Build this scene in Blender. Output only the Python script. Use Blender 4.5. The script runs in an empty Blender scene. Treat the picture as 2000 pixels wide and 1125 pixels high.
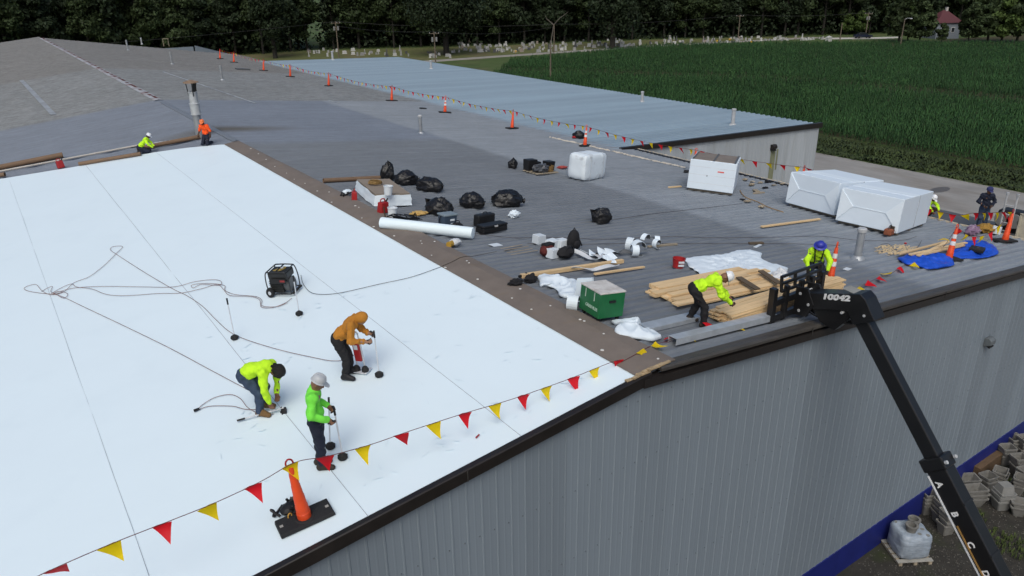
import bpy, bmesh, math, random
import numpy as np
from mathutils import Vector, Matrix, noise
random.seed(7); rng = np.random.default_rng(7)
scn = bpy.context.scene
COL = scn.collection
PI = math.pi

# ------------------------------------------------------------------ camera
CH = 16.6                      # camera height above the ground
FPX = 1480.0                   # focal length in pixels of the 2000 px wide photograph
RM = np.array([[0.8190829734445016, -0.22986897686397678, 0.5256075875487551],
               [-0.5734843538339456, -0.3044708598983985, 0.7605348061597127],
               [-0.014791163611283782, -0.924368838152952, -0.3812131589160924]])
cam = bpy.data.cameras.new('camera'); camo = bpy.data.objects.new('camera', cam); COL.objects.link(camo)
cam.sensor_width = 36; cam.lens = FPX / 2000 * 36; cam.clip_start = .1; cam.clip_end = 2000
camo.matrix_world = Matrix(((RM[0][0], -RM[0][1], -RM[0][2], 0), (RM[1][0], -RM[1][1], -RM[1][2], 0),
                            (RM[2][0], -RM[2][1], -RM[2][2], CH), (0, 0, 0, 1)))
scn.camera = camo

# ------------------------------------------------------------------ sky, sun, exposure
SUN_EL, SUN_AZ = math.radians(52), math.radians(-140)     # azimuth measured from +Y towards +X
w = bpy.data.worlds.new('World'); scn.world = w; w.use_nodes = True
nt = w.node_tree; nt.nodes.clear()
sky = nt.nodes.new('ShaderNodeTexSky'); sky.sky_type = 'NISHITA'; sky.sun_disc = False
sky.sun_elevation = SUN_EL; sky.sun_rotation = SUN_AZ; sky.air_density = 1.0; sky.dust_density = 5.0; sky.ozone_density = .8
hs = nt.nodes.new('ShaderNodeHueSaturation'); hs.inputs['Saturation'].default_value = 1.3
bg = nt.nodes.new('ShaderNodeBackground'); bg.inputs['Strength'].default_value = .098
ow = nt.nodes.new('ShaderNodeOutputWorld')
nt.links.new(sky.outputs[0], hs.inputs['Color']); nt.links.new(hs.outputs[0], bg.inputs[0]); nt.links.new(bg.outputs[0], ow.inputs[0])
sl = bpy.data.lights.new('sun', 'SUN'); sl.energy = 1.0; sl.angle = math.radians(40); sl.color = (.82, .97, 1)
slo = bpy.data.objects.new('sun', sl); COL.objects.link(slo); slo.location = (0, 0, 60)
sd = Vector((math.sin(SUN_AZ) * math.cos(SUN_EL), math.cos(SUN_AZ) * math.cos(SUN_EL), math.sin(SUN_EL)))
slo.rotation_euler = (-sd).to_track_quat('-Z', 'Y').to_euler()
scn.view_settings.view_transform = 'Standard'; scn.view_settings.look = 'None'
scn.view_settings.exposure = 0.27; scn.view_settings.gamma = 1; scn.view_settings.use_curve_mapping = False
scn.render.engine = 'CYCLES'

# ------------------------------------------------------------------ pixels to places
XR, YW, SL = 9.688, 9.022, .106          # ridge x, near wall y, roof slope
TL = math.atan(SL)
def ray(p): return RM @ np.array([p[0] - 1000., p[1] - 562.5, FPX])
def on_y(px, py, y): r = ray((px, py)); r = r * (y / r[1]); return Vector((r[0], r[1], r[2] + CH))
def on_x(px, py, x): r = ray((px, py)); r = r * (x / r[0]); return Vector((r[0], r[1], r[2] + CH))
def on_g(px, py, h=0.): r = ray((px, py)); r = r * ((h - CH) / r[2]); return Vector((r[0], r[1], h))
def zr(x): return CH - 7 - SL * abs(x - XR)
def rp(px, py, dz=0.):
    r = ray((px, py))
    a = r * ((-7 - SL * XR + dz) / (r[2] - SL * r[0]))
    if a[0] > XR: a = r * ((-7 + SL * XR + dz) / (r[2] + SL * r[0]))
    return Vector((a[0], a[1], a[2] + CH))
def zan(x): return CH - 9.07 - .0405 * (x - 29.23)
def anx(px, py):
    r = ray((px, py)); a = r * ((-9.07 + .0405 * 29.23) / (r[2] + .0405 * r[0])); return Vector((a[0], a[1], a[2] + CH))
def tilt(x): return TL if x > XR else -TL
def sloperot(x, rz): return (Matrix.Rotation(tilt(x), 4, 'Y') @ Matrix.Rotation(rz, 4, 'Z')).to_euler()
def hdg(a): return math.radians(-35 + a)      # 0 faces picture right, 90 faces away
def foot(A, B, C, dz=0.):
    a, b, c = rp(*A), rp(*B), rp(*C)
    L, W = (a - b).length, (c - b).length
    return (a + c) / 2, math.atan2(a.y - b.y, a.x - b.x), L, W

# ------------------------------------------------------------------ materials
MATS = {}
def mat(name, col, rough=.6, metal=0., var=.18, scale=4., bump=0., bscale=30., spec=.35, island=0., stretch=(1, 1, 1), world=False, dirt=None, trans=0., ov=.07):
    if name in MATS: return MATS[name]
    m = bpy.data.materials.new(name); m.use_nodes = True; n = m.node_tree.nodes; l = m.node_tree.links
    b = n['Principled BSDF']
    tc = n.new('ShaderNodeNewGeometry' if world else 'ShaderNodeTexCoord')
    co = tc.outputs['Position'] if world else tc.outputs['Object']
    mp = n.new('ShaderNodeMapping'); mp.inputs['Scale'].default_value = stretch; l.new(co, mp.inputs[0])
    nz = n.new('ShaderNodeTexNoise'); nz.inputs['Scale'].default_value = scale; nz.inputs['Detail'].default_value = 6; nz.inputs['Roughness'].default_value = .65
    l.new(mp.outputs[0], nz.inputs['Vector'])
    mr = n.new('ShaderNodeMapRange'); mr.inputs[1].default_value = .25; mr.inputs[2].default_value = .75
    mr.inputs[3].default_value = 1 - var; mr.inputs[4].default_value = 1 + var; l.new(nz.outputs[0], mr.inputs[0])
    v = mr.outputs[0]
    if island:
        ge = n.new('ShaderNodeNewGeometry'); ir = n.new('ShaderNodeMapRange'); ir.inputs[3].default_value = 1 - island; ir.inputs[4].default_value = 1 + island
        l.new(ge.outputs['Random Per Island'], ir.inputs[0])
        mm = n.new('ShaderNodeMath'); mm.operation = 'MULTIPLY'; l.new(v, mm.inputs[0]); l.new(ir.outputs[0], mm.inputs[1]); v = mm.outputs[0]
    oi = n.new('ShaderNodeObjectInfo'); orr = n.new('ShaderNodeMapRange'); orr.inputs[3].default_value = 1 - ov; orr.inputs[4].default_value = 1 + ov
    l.new(oi.outputs['Random'], orr.inputs[0])
    m2 = n.new('ShaderNodeMath'); m2.operation = 'MULTIPLY'; l.new(v, m2.inputs[0]); l.new(orr.outputs[0], m2.inputs[1])
    vm = n.new('ShaderNodeVectorMath'); vm.operation = 'SCALE'; vm.inputs[0].default_value = col[:3]; l.new(m2.outputs[0], vm.inputs['Scale'])
    out = vm.outputs[0]
    if dirt:
        dn = n.new('ShaderNodeTexNoise'); dn.inputs['Scale'].default_value = dirt[1]; dn.inputs['Detail'].default_value = 8; l.new(mp.outputs[0], dn.inputs['Vector'])
        dr = n.new('ShaderNodeMapRange'); dr.inputs[1].default_value = dirt[2]; dr.inputs[2].default_value = dirt[2] + .2; dr.inputs[4].default_value = dirt[3]; l.new(dn.outputs[0], dr.inputs[0])
        mx = n.new('ShaderNodeMix'); mx.data_type = 'RGBA'; l.new(dr.outputs[0], mx.inputs[0]); l.new(out, mx.inputs[6]); mx.inputs[7].default_value = (*dirt[0], 1); out = mx.outputs[2]
    l.new(out, b.inputs['Base Color'])
    b.inputs['Roughness'].default_value = rough; b.inputs['Metallic'].default_value = metal; b.inputs['Specular IOR Level'].default_value = spec
    if trans: b.inputs['Transmission Weight'].default_value = trans
    if bump:
        bn = n.new('ShaderNodeTexNoise'); bn.inputs['Scale'].default_value = bscale; bn.inputs['Detail'].default_value = 5; l.new(mp.outputs[0], bn.inputs['Vector'])
        bu = n.new('ShaderNodeBump'); bu.inputs['Strength'].default_value = bump; bu.inputs['Distance'].default_value = .02; l.new(bn.outputs[0], bu.inputs['Height']); l.new(bu.outputs[0], b.inputs['Normal'])
    MATS[name] = m; return m

def roof_material():
    """weathered metal roof: painted zones (old brown galvanised end, blue-grey bays, dark grey work area) placed by where they are"""
    m = bpy.data.materials.new('weathered metal roof'); m.use_nodes = True; n = m.node_tree.nodes; l = m.node_tree.links
    b = n['Principled BSDF']; g = n.new('ShaderNodeNewGeometry'); sx = n.new('ShaderNodeSeparateXYZ')
    wn = n.new('ShaderNodeTexNoise'); wn.inputs['Scale'].default_value = .7; wn.inputs['Detail'].default_value = 5; l.new(g.outputs['Position'], wn.inputs['Vector'])
    ws = n.new('ShaderNodeVectorMath'); ws.operation = 'MULTIPLY_ADD'; ws.inputs[1].default_value = (.5, .5, 0); l.new(wn.outputs['Color'], ws.inputs[0]); l.new(g.outputs['Position'], ws.inputs[2])
    l.new(ws.outputs[0], sx.inputs[0])
    def step(out, at, wd):
        r = n.new('ShaderNodeMapRange'); r.inputs[1].default_value = at - wd / 2; r.inputs[2].default_value = at + wd / 2; l.new(out, r.inputs[0]); return r.outputs[0]
    def mul(a, c):
        k = n.new('ShaderNodeMath'); k.operation = 'MULTIPLY'; l.new(a, k.inputs[0])
        if isinstance(c, float): k.inputs[1].default_value = c
        else: l.new(c, k.inputs[1])
        return k.outputs[0]
    def mix(f, a, c):
        x = n.new('ShaderNodeMix'); x.data_type = 'RGBA'; l.new(f, x.inputs[0])
        for i, q in ((6, a), (7, c)):
            if isinstance(q, tuple): x.inputs[i].default_value = (*q, 1)
            else: l.new(q, x.inputs[i])
        return x.outputs[2]
    X, Y = sx.outputs[0], sx.outputs[1]
    dark, blue, light, brown, brown2 = (.155, .172, .194), (.165, .19, .232), (.22, .245, .275), (.182, .193, .20), (.162, .162, .16)
    near = mix(step(X, 20.9, .5), dark, light)
    far = mix(step(Y, 53.8, .5), blue, brown)
    far = mix(step(Y, 78, 1.2), far, brown2)
    c = mix(step(Y, 36.2, 1.2), near, mix(step(X, 20.9, .5), far, mix(step(Y, 53.8, .5), light, far)))
    # streaks down the slope and blotches
    mp = n.new('ShaderNodeMapping'); mp.inputs['Scale'].default_value = (.12, 2.2, 1); l.new(g.outputs['Position'], mp.inputs[0])
    s1 = n.new('ShaderNodeTexNoise'); s1.inputs['Scale'].default_value = 1.3; s1.inputs['Detail'].default_value = 7; s1.inputs['Roughness'].default_value = .7; l.new(mp.outputs[0], s1.inputs['Vector'])
    r1 = n.new('ShaderNodeMapRange'); r1.inputs[1].default_value = .3; r1.inputs[2].default_value = .7; r1.inputs[3].default_value = .88; r1.inputs[4].default_value = 1.1; l.new(s1.outputs[0], r1.inputs[0])
    s2 = n.new('ShaderNodeTexNoise'); s2.inputs['Scale'].default_value = .22; s2.inputs['Detail'].default_value = 8; s2.inputs['Roughness'].default_value = .7; l.new(g.outputs['Position'], s2.inputs['Vector'])
    r2 = n.new('ShaderNodeMapRange'); r2.inputs[1].default_value = .3; r2.inputs[2].default_value = .7; r2.inputs[3].default_value = .92; r2.inputs[4].default_value = 1.08; l.new(s2.outputs[0], r2.inputs[0])
    vm = n.new('ShaderNodeVectorMath'); vm.operation = 'SCALE'; l.new(c, vm.inputs[0]); l.new(mul(r1.outputs[0], r2.outputs[0]), vm.inputs['Scale'])
    # rust and soot blotches, mostly on the old bays
    s3 = n.new('ShaderNodeTexNoise'); s3.inputs['Scale'].default_value = 1.6; s3.inputs['Detail'].default_value = 10; s3.inputs['Roughness'].default_value = .8; l.new(mp.outputs[0], s3.inputs['Vector'])
    r3 = n.new('ShaderNodeMapRange'); r3.inputs[1].default_value = .52; r3.inputs[2].default_value = .66; r3.inputs[4].default_value = .35; l.new(s3.outputs[0], r3.inputs[0])
    c2 = mix(mul(r3.outputs[0], step(Y, 53.8, 1.)), vm.outputs[0], (.15, .14, .13))
    # soot plume round the stack
    d = n.new('ShaderNodeVectorMath'); d.operation = 'SUBTRACT'; d.inputs[1].default_value = (10.4, 40.6, 0); l.new(g.outputs['Position'], d.inputs[0])
    d2 = n.new('ShaderNodeVectorMath'); d2.operation = 'MULTIPLY'; d2.inputs[1].default_value = (.24, .75, 0); l.new(d.outputs[0], d2.inputs[0])
    dl = n.new('ShaderNodeVectorMath'); dl.operation = 'LENGTH'; l.new(d2.outputs[0], dl.inputs[0])
    r4 = n.new('ShaderNodeMapRange'); r4.inputs[1].default_value = 1.; r4.inputs[2].default_value = .2; r4.inputs[4].default_value = .8; l.new(dl.outputs['Value'], r4.inputs[0])
    c3 = mix(mul(r4.outputs[0], r1.outputs[0]), c2, (.085, .075, .055))
    mpm = n.new('ShaderNodeMapping'); mpm.inputs['Scale'].default_value = (1., 1.8, 1); l.new(g.outputs['Position'], mpm.inputs[0])
    s5 = n.new('ShaderNodeTexNoise'); s5.inputs['Scale'].default_value = 1.5; s5.inputs['Detail'].default_value = 9; s5.inputs['Roughness'].default_value = .75; l.new(mpm.outputs[0], s5.inputs['Vector'])
    r5 = n.new('ShaderNodeMapRange'); r5.inputs[1].default_value = .34; r5.inputs[2].default_value = .66; r5.inputs[3].default_value = .86; r5.inputs[4].default_value = 1.14; l.new(s5.outputs[0], r5.inputs[0])
    for sock, a_, b__ in ((3, .92, .72), (4, 1.08, 1.3)):
        q_ = n.new('ShaderNodeMapRange'); q_.inputs[3].default_value = a_; q_.inputs[4].default_value = b__; l.new(step(Y, 53.8, .5), q_.inputs[0]); l.new(q_.outputs[0], r5.inputs[sock])
    vm5 = n.new('ShaderNodeVectorMath'); vm5.operation = 'SCALE'; l.new(c3, vm5.inputs[0]); l.new(r5.outputs[0], vm5.inputs['Scale']); c3 = vm5.outputs[0]
    l.new(c3, b.inputs['Base Color']); b.inputs['Roughness'].default_value = .55; b.inputs['Metallic'].default_value = .0; b.inputs['Specular IOR Level'].default_value = .35
    return m

# ------------------------------------------------------------------ mesh building
class MB:
    def __init__(s): s.v = []; s.f = []; s.m = []
    def add(s, vs, fs, mi=0):
        o = len(s.v); s.v += [tuple(v) for v in vs]; s.f += [tuple(i + o for i in f) for f in fs]; s.m += [mi] * len(fs); return s
    def box(s, c, d, rz=0., M=None, mi=0, top=None):
        hx, hy, hz = d[0] / 2, d[1] / 2, d[2] / 2; t = top or 1.
        vs = [Vector((x * hx * (t if z > 0 else 1), y * hy * (t if z > 0 else 1), z * hz)) for z in (-1, 1) for x, y in ((-1, -1), (1, -1), (1, 1), (-1, 1))]
        R = M or Matrix.Rotation(rz, 3, 'Z')
        return s.add([R @ v + Vector(c) for v in vs], [(3, 2, 1, 0), (4, 5, 6, 7), (0, 1, 5, 4), (1, 2, 6, 5), (2, 3, 7, 6), (3, 0, 4, 7)], mi)
    def cyl(s, a, b, r0, r1=None, n=12, mi=0, cap=True):
        return s.tube([a, b], [r0, r0 if r1 is None else r1], n, mi, cap)
    def tube(s, pts, r, n=8, mi=0, cap=True, closed=False):
        pts = [Vector(p) for p in pts]; k = len(pts)
        if not hasattr(r, '__len__'): r = [r] * k
        vs = []; u = None
        for i, p in enumerate(pts):
            a = pts[(i - 1) % k] if (i or closed) else p; b = pts[(i + 1) % k] if (i < k - 1 or closed) else p
            t = (b - a).normalized() if (b - a).length > 1e-9 else Vector((0, 0, 1))
            if u is None: u = t.orthogonal().normalized()
            u = u - t * u.dot(t); u = u.normalized() if u.length > 1e-6 else t.orthogonal().normalized(); w_ = t.cross(u)
            vs += [p + (u * math.cos(2 * PI * j / n) + w_ * math.sin(2 * PI * j / n)) * r[i] for j in range(n)]
        fs = [(i * n + j, i * n + (j + 1) % n, ((i + 1) % k) * n + (j + 1) % n, ((i + 1) % k) * n + j) for i in range(k if closed else k - 1) for j in range(n)]
        if cap and not closed: fs += [tuple(range(n))[::-1], tuple((k - 1) * n + j for j in range(n))]
        return s.add(vs, fs, mi)
    def lathe(s, prof, n=20, c=(0, 0, 0), mi=0, M=None, cap=True):
        c = Vector(c); M = M or Matrix.Identity(3)
        vs = [M @ Vector((r * math.cos(2 * PI * j / n), r * math.sin(2 * PI * j / n), z)) + c for r, z in prof for j in range(n)]
        k = len(prof)
        fs = [(i * n + j, i * n + (j + 1) % n, (i + 1) * n + (j + 1) % n, (i + 1) * n + j) for i in range(k - 1) for j in range(n)]
        if cap: fs += [tuple(range(n))[::-1], tuple((k - 1) * n + j for j in range(n))]
        return s.add(vs, fs, mi)
    def ell(s, c, r, n=14, m=9, mi=0, fn=None, M=None):
        c = Vector(c); M = M or Matrix.Identity(3); vs = []
        for i in range(m + 1):
            t = PI * i / m
            for j in range(n):
                d = Vector((math.sin(t) * math.cos(2 * PI * j / n), math.sin(t) * math.sin(2 * PI * j / n), -math.cos(t)))
                q = Vector((d.x * r[0], d.y * r[1], d.z * r[2]))
                if fn: q = fn(d, q)
                vs.append(M @ q + c)
        return s.add(vs, [(i * n + j, i * n + (j + 1) % n, (i + 1) * n + (j + 1) % n, (i + 1) * n + j) for i in range(m) for j in range(n)], mi)
    def ext(s, poly, a, b, mi=0):
        """extrude a closed polygon of (vector) points from offset a to offset b"""
        n = len(poly); a, b = Vector(a), Vector(b)
        return s.add([Vector(p) + a for p in poly] + [Vector(p) + b for p in poly],
                     [tuple(range(n))[::-1], tuple(range(n, 2 * n))] + [(i, (i + 1) % n, n + (i + 1) % n, n + i) for i in range(n)], mi)
    def mesh(s, name, mats, smooth=False):
        me = bpy.data.meshes.new(name); me.from_pydata(s.v, [], s.f)
        for q in (mats if isinstance(mats, (list, tuple)) else [mats]): me.materials.append(q)
        if any(s.m): me.polygons.foreach_set('material_index', s.m)
        bm = bmesh.new(); bm.from_mesh(me); bmesh.ops.remove_doubles(bm, verts=bm.verts, dist=1e-6); bmesh.ops.recalc_face_normals(bm, faces=bm.faces); bm.to_mesh(me); bm.free()
        if smooth:
            me.polygons.foreach_set('use_smooth', [True] * len(me.polygons))
            me.set_sharp_from_angle(angle=math.radians(38))
        return me
    def build(s, name, mats, parent=None, bevel=0., smooth=False, loc=None, rot=None):
        return link(name, s.mesh(name, mats, smooth), parent, bevel, loc, rot)
def link(name, me, parent=None, bevel=0., loc=None, rot=None):
    o = bpy.data.objects.new(name, me); COL.objects.link(o)
    if parent: o.parent = parent
    if loc is not None: o.location = loc
    if rot is not None: o.rotation_euler = rot
    if bevel:
        b = o.modifiers.new('bevel', 'BEVEL'); b.width = bevel; b.segments = 2; b.limit_method = 'ANGLE'
    return o
def np_mesh(name, V, F, mats, fmat=None):
    """fast mesh from numpy vertices and equal-sized faces"""
    V = np.asarray(V, np.float32); F = np.asarray(F, np.int32); k = F.shape[1]
    me = bpy.data.meshes.new(name); me.vertices.add(len(V)); me.vertices.foreach_set('co', V.ravel())
    me.loops.add(F.size); me.loops.foreach_set('vertex_index', F.ravel())
    me.polygons.add(len(F)); me.polygons.foreach_set('loop_start', np.arange(0, F.size, k, dtype=np.int32))
    for q in (mats if isinstance(mats, (list, tuple)) else [mats]): me.materials.append(q)
    if fmat is not None: me.polygons.foreach_set('material_index', np.asarray(fmat, np.int32))
    me.update(calc_edges=True); return me
def tag(o, label=None, cat=None, group=None, kind=None):
    if label: o['label'] = label
    if cat: o['category'] = cat
    if group: o['group'] = group
    if kind: o['kind'] = kind
    return o
def thing(name, label, cat, loc=(0, 0, 0), rot=(0, 0, 0), group=None):
    o = bpy.data.objects.new(name, None); COL.objects.link(o); o.empty_display_size = .2
    o.location = loc; o.rotation_euler = rot; return tag(o, label, cat, group)
def copy_tree(o, parent=None):
    c = o.copy(); COL.objects.link(c); c.parent = parent
    for ch in [q for q in o.children]: copy_tree(ch, c)
    return c
def spline(pts, k=6):
    pts = [Vector(p) for p in pts]; out = []
    for i in range(len(pts) - 1):
        p0, p1, p2, p3 = pts[max(i - 1, 0)], pts[i], pts[i + 1], pts[min(i + 2, len(pts) - 1)]
        for j in range(k):
            t = j / k
            out.append(.5 * ((2 * p1) + (p2 - p0) * t + (2 * p0 - 5 * p1 + 4 * p2 - p3) * t * t + (3 * p1 - p0 - 3 * p2 + p3) * t ** 3))
    return out + [pts[-1]]
def text(name, body, size, mt, parent, M, shear=0., depth=.004, bold=0.):
    cu = bpy.data.curves.new(name, 'FONT'); cu.body = body; cu.size = size; cu.extrude = depth; cu.align_x = 'CENTER'; cu.align_y = 'CENTER'; cu.shear = shear; cu.offset = bold
    t = bpy.data.objects.new(name, cu); COL.objects.link(t); dg = bpy.context.evaluated_depsgraph_get()
    me = bpy.data.meshes.new_from_object(t.evaluated_get(dg)); bpy.data.objects.remove(t)
    me.materials.clear(); me.materials.append(mt); o = link(name, me, parent); o.matrix_local = M; return o

MB_ = MB
# ================================================================== THE SETTING
M_grass = mat('grass ground', (.055, .085, .022), .9, var=.35, scale=.35, bump=.6, bscale=6, world=True, dirt=((.12, .095, .055), .12, .52, .6))
M_lawn = mat('cemetery lawn', (.105, .115, .038), .9, var=.3, scale=.5, world=True, dirt=((.15, .115, .07), .1, .5, .7))
M_gravel = mat('pale gravel', (.25, .24, .225), .95, var=.22, scale=.45, bump=.8, bscale=18, world=True, stretch=(1, .35, 1), dirt=((.15, .125, .10), .35, .5, .75))
M_dirt = mat('dark mossy dirt', (.036, .033, .028), .95, var=.4, scale=2.2, bump=1., bscale=20, world=True, dirt=((.03, .042, .012), .9, .52, .75))
M_soil = mat('field soil', (.05, .045, .02), .95, var=.3, scale=1., world=True)
M_road = mat('worn asphalt', (.3, .28, .25), .9, var=.15, scale=1., world=True, dirt=((.2, .18, .15), .4, .5, .6))
def sheet(name, pts, z, m, kind='structure'):
    o = MB().add([(x, y, z) for x, y in pts], [tuple(range(len(pts)))]).build(name, m); return tag(o, kind=kind)
sheet('ground', [(-900, -900), (900, -900), (900, 900), (-900, 900)], 0, M_grass)
sheet('gravel_yard', [(30.4, -60), (60, -60), (66.6, 10), (67.2, 60), (67, 128), (58, 128), (47.9, 110), (47.9, 31.0), (30.4, 31.0)], .008, M_gravel)
sheet('dirt_yard', [(-30, -40), (30.2, -40), (30.2, 9.0), (-30, 9.0)], .004, M_dirt)
sheet('field', [(73.6, -60), (300, -60), (300, 80), (173, 110), (140, 136), (91, 132), (77, 116)], .004, M_soil)
ROADC = [(20, 153.5), (72, 148.2), (101, 145.2), (143.7, 139.6), (190, 128)]
up_, dn_ = [], []
for i, (x, y) in enumerate(ROADC):
    up_.append((x + .2, y + 1.9)); dn_.append((x - .2, y - 1.9))
sheet('road', dn_ + up_[::-1], .012, M_road)
sheet('cemetery_lawn', [(20, 156)] + [(x + .3, y + 2.4) for x, y in ROADC[1:]] + [(191, 131), (158, 152), (116, 168), (72, 190), (20, 200)], .008, M_lawn)
sheet('driveway', [(184.5, 124), (196, 114.5), (203, 112), (206, 115), (198, 119.5), (190, 126)], .016, mat('pale driveway', (.45, .43, .39), .9, world=True))
sheet('wet_patch', [(62.6 + 1.3 * math.cos(a) , 29.3 + .55 * math.sin(a)) for a in [i * PI / 6 for i in range(12)]], .014, mat('wet gravel', (.10, .09, .08), .5, world=True))

# ---- main warehouse
M_roof = roof_material()
M_wall = mat('grey wall sheet', (.198, .235, .272), .45, var=.035, scale=.8, stretch=(3, 1, .25), world=True, spec=.4, dirt=((.165, .2, .235), 1.2, .58, .2))
M_trim = mat('dark bronze trim', (.018, .015, .014), .45, var=.3, scale=3)
M_trim2 = mat('worn bronze roll', (.06, .055, .05), .5, var=.35, scale=3, stretch=(.4, 1, 1))
M_blue = mat('blue base paint', (.012, .02, .16), .5, var=.2, scale=2)
M_tpo = mat('white roof membrane', (.735, .84, .885), .5, var=.012, scale=.6, bump=.12, bscale=2.5, world=True, spec=.3, dirt=((.69, .795, .845), .9, .54, .4), ov=0.)
M_fibre = mat('brown cover board', (.172, .143, .122), .9, var=.16, scale=1.5, bump=.2, bscale=40, world=True, dirt=((.21, .145, .08), 2.2, .58, .4))
ware = thing('warehouse', 'long grey metal warehouse with low gable roof, half covered in white membrane', 'building', (XR, YW, 0))
EAVE_R, EAVE_L, YF = 30.3, -10.9, 133.0
WO = Vector((XR, YW, 0))
def rib_profile(p, w0=.05, w1=.022, h=.045):
    return [(0, 0), (p / 2 - w0, 0), (p / 2 - w1, h), (p / 2 + w1, h), (p / 2 + w0, 0), (p, 0)]
def strip_mesh(name, x0, x1, z0, z1, prof, m):
    """roof panel: profile along y, running from x0 to x1 down the slope"""
    b = MB(); k = 6
    for i in range(k):
        ta, tb = i / k, (i + 1) / k
        xa, xb = x0 + (x1 - x0) * ta, x0 + (x1 - x0) * tb; za, zb = z0 + (z1 - z0) * ta, z0 + (z1 - z0) * tb
        for (ya, ha), (yb, hb) in zip(prof, prof[1:]):
            b.add([(xa, ya, za + ha), (xb, ya, zb + ha), (xb, yb, zb + hb), (xa, yb, za + hb)], [(0, 1, 2, 3)])
    b.add([(x1, y, z1 + h) for y, h in prof] + [(x1, y, z1 - .03) for y, h in prof], [(i, i + 1, len(prof) + i + 1, len(prof) + i) for i in range(len(prof) - 1)])
    return b.mesh(name, m)
PW = .61; RH = .05
prof = rib_profile(.305, .06, .03, RH); prof = prof + [(a + .305, h) for a, h in prof[1:]]
zt = CH - 7 - RH
meR = strip_mesh('roof_panel', 0, EAVE_R - XR, zt, zt - SL * (EAVE_R - XR), prof, M_roof)
meL = strip_mesh('roof_panel', 0, EAVE_L - XR, zt, zt + SL * (EAVE_L - XR), prof, M_roof)
y = YW; yfR = 127.; k = 0
while y < yfR:
    if y > 108:       # the far end is cut on the skew
        xe = 9.7 + (127.5 - y) / 19.5 * (28.5 - 9.7)
        me = strip_mesh('roof_panel', 0, xe - XR, zt, zt - SL * (xe - XR), prof, M_roof)
    else: me = meR
    o = link('roof_panel', me, ware, loc=(0, y - YW, random.uniform(-.004, .002))); y += PW
y = YW
while y < 130.:
    link('roof_panel', meL, ware, loc=(0, y - YW, random.uniform(-.004, .002))); y += PW
# ridge cap, rusty along the far half
M_cap = mat('pale ridge cap', (.36, .37, .38), .55, var=.2, scale=1.5, dirt=((.16, .07, .05), .55, .47, .9))
M_capn = mat('grey ridge cap', (.17, .185, .205), .5, var=.15)
def ridge(y0, y1, m, wd=.24):
    b = MB(); n = 24
    for i in range(n):
        ya, yb = y0 + (y1 - y0) * i / n, y0 + (y1 - y0) * (i + 1) / n
        for s in (-1, 1):
            b.add([(0, ya, .03), (s * wd, ya, .02 - SL * wd), (s * wd, yb, .02 - SL * wd), (0, yb, .03)], [(0, 1, 2, 3)])
            b.add([(s * wd, ya, .02 - SL * wd), (s * wd, ya, -.03 - SL * wd), (s * wd, yb, -.03 - SL * wd), (s * wd, yb, .02 - SL * wd)], [(0, 1, 2, 3)])
    return b.build('ridge_cap', m, ware, loc=(0, -YW, CH - 7))
ridge(53.3, 127, M_cap); ridge(36.6, 52.2, M_capn, .15)
rustm = mat('flaking rust red paint', (.105, .035, .026), .8, var=.5, scale=2)
for i in range(44):     # rust-red rubber patches left on the cap
    yy = 54 + i * 1.68 + random.uniform(-.3, .3); s = random.uniform(.5, 1.4)
    MB().box((random.uniform(.02, .1), yy - YW + s / 2, CH - 7 + .028), (.2, s, .012), M=Matrix.Rotation(TL, 3, 'Y')).build('rust_patch', rustm, ware)
# pale sealed laps lying along the slope direction
M_lap = mat('pale sealant lap', (.30, .32, .335), .6, var=.3, scale=2, dirt=((.19, .19, .19), 1.2, .48, .9))
for A, B, wd in [((42, 157), (105, 224), .34), ((318, 140), (500, 202), .16), ((780, 298), (819, 298), .06), ((640, 196), (663, 201), .2)]:
    a, b_ = rp(*A), rp(*B); d = (b_ - a); n_ = Vector((-d.y, d.x, 0)).normalized() * wd / 2
    q = MB(); kk = 10
    for i in range(kk):
        t0, t1 = i / kk, (i + 1) / kk; wa, wb = random.uniform(.7, 1.1), 1
        P0, P1 = a + d * t0, a + d * t1
        q.add([P0 - n_ - WO, P1 - n_ - WO, P1 + n_ - WO, P0 + n_ - WO], [(0, 1, 2, 3)])
    o = q.build('sealant_lap', M_lap, ware, loc=(0, 0, .012))
# near gable wall sheets: ribs 0.305 m apart, sheets 0.915 m wide
def wall_sheet(x0, x1, ztop, parent, m, pitch=.305, z0=.95, name='wall_panel', origin=WO, ydir=-1, y=YW):
    b = MB(); xs = [x0]; 
    k = round((x1 - x0) / pitch)
    pr = []
    for i in range(k):
        c = x0 + i * pitch
        pr += [(c, 0), (c + .10, 0), (c + .115, .002), (c + .135, .002), (c + .15, 0), (c + pitch - .05, 0), (c + pitch - .038, .013), (c + pitch - .012, .013)]
    pr += [(x1, 0)]
    vs = []
    for x, h in pr: vs += [(x - origin.x, y + ydir * h - origin.y, z0), (x - origin.x, y + ydir * h - origin.y, ztop(x))]
    b.add(vs, [(2 * i, 2 * i + 2, 2 * i + 3, 2 * i + 1) for i in range(len(pr) - 1)])
    return b.build(name, m, parent)
x = EAVE_L; WTOP = lambda x: zr(x) - .12
while x < EAVE_R - .01:
    x1 = min(x + .915, EAVE_R); wall_sheet(x, x1, WTOP, ware, M_wall); x = x1
MB().box(((EAVE_L + EAVE_R) / 2 - XR, .02, .49), (EAVE_R - EAVE_L, .1, .98)).build('base_band', M_blue, ware)
b = MB(); b.box((EAVE_R - XR + .02, 60, 3.6), (.05, 122, 7.2)); b.build('side_wall', M_wall, ware)
b = MB(); b.box((EAVE_L - XR - .02, 60, 3.6), (.05, 122, 7.2)); b.build('side_wall', M_wall, ware)
b = MB(); b.box(((EAVE_L + EAVE_R) / 2 - XR, 122, 3.5), (EAVE_R - EAVE_L, .05, 7)); b.build('end_wall', M_wall, ware)
b = MB()
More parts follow.
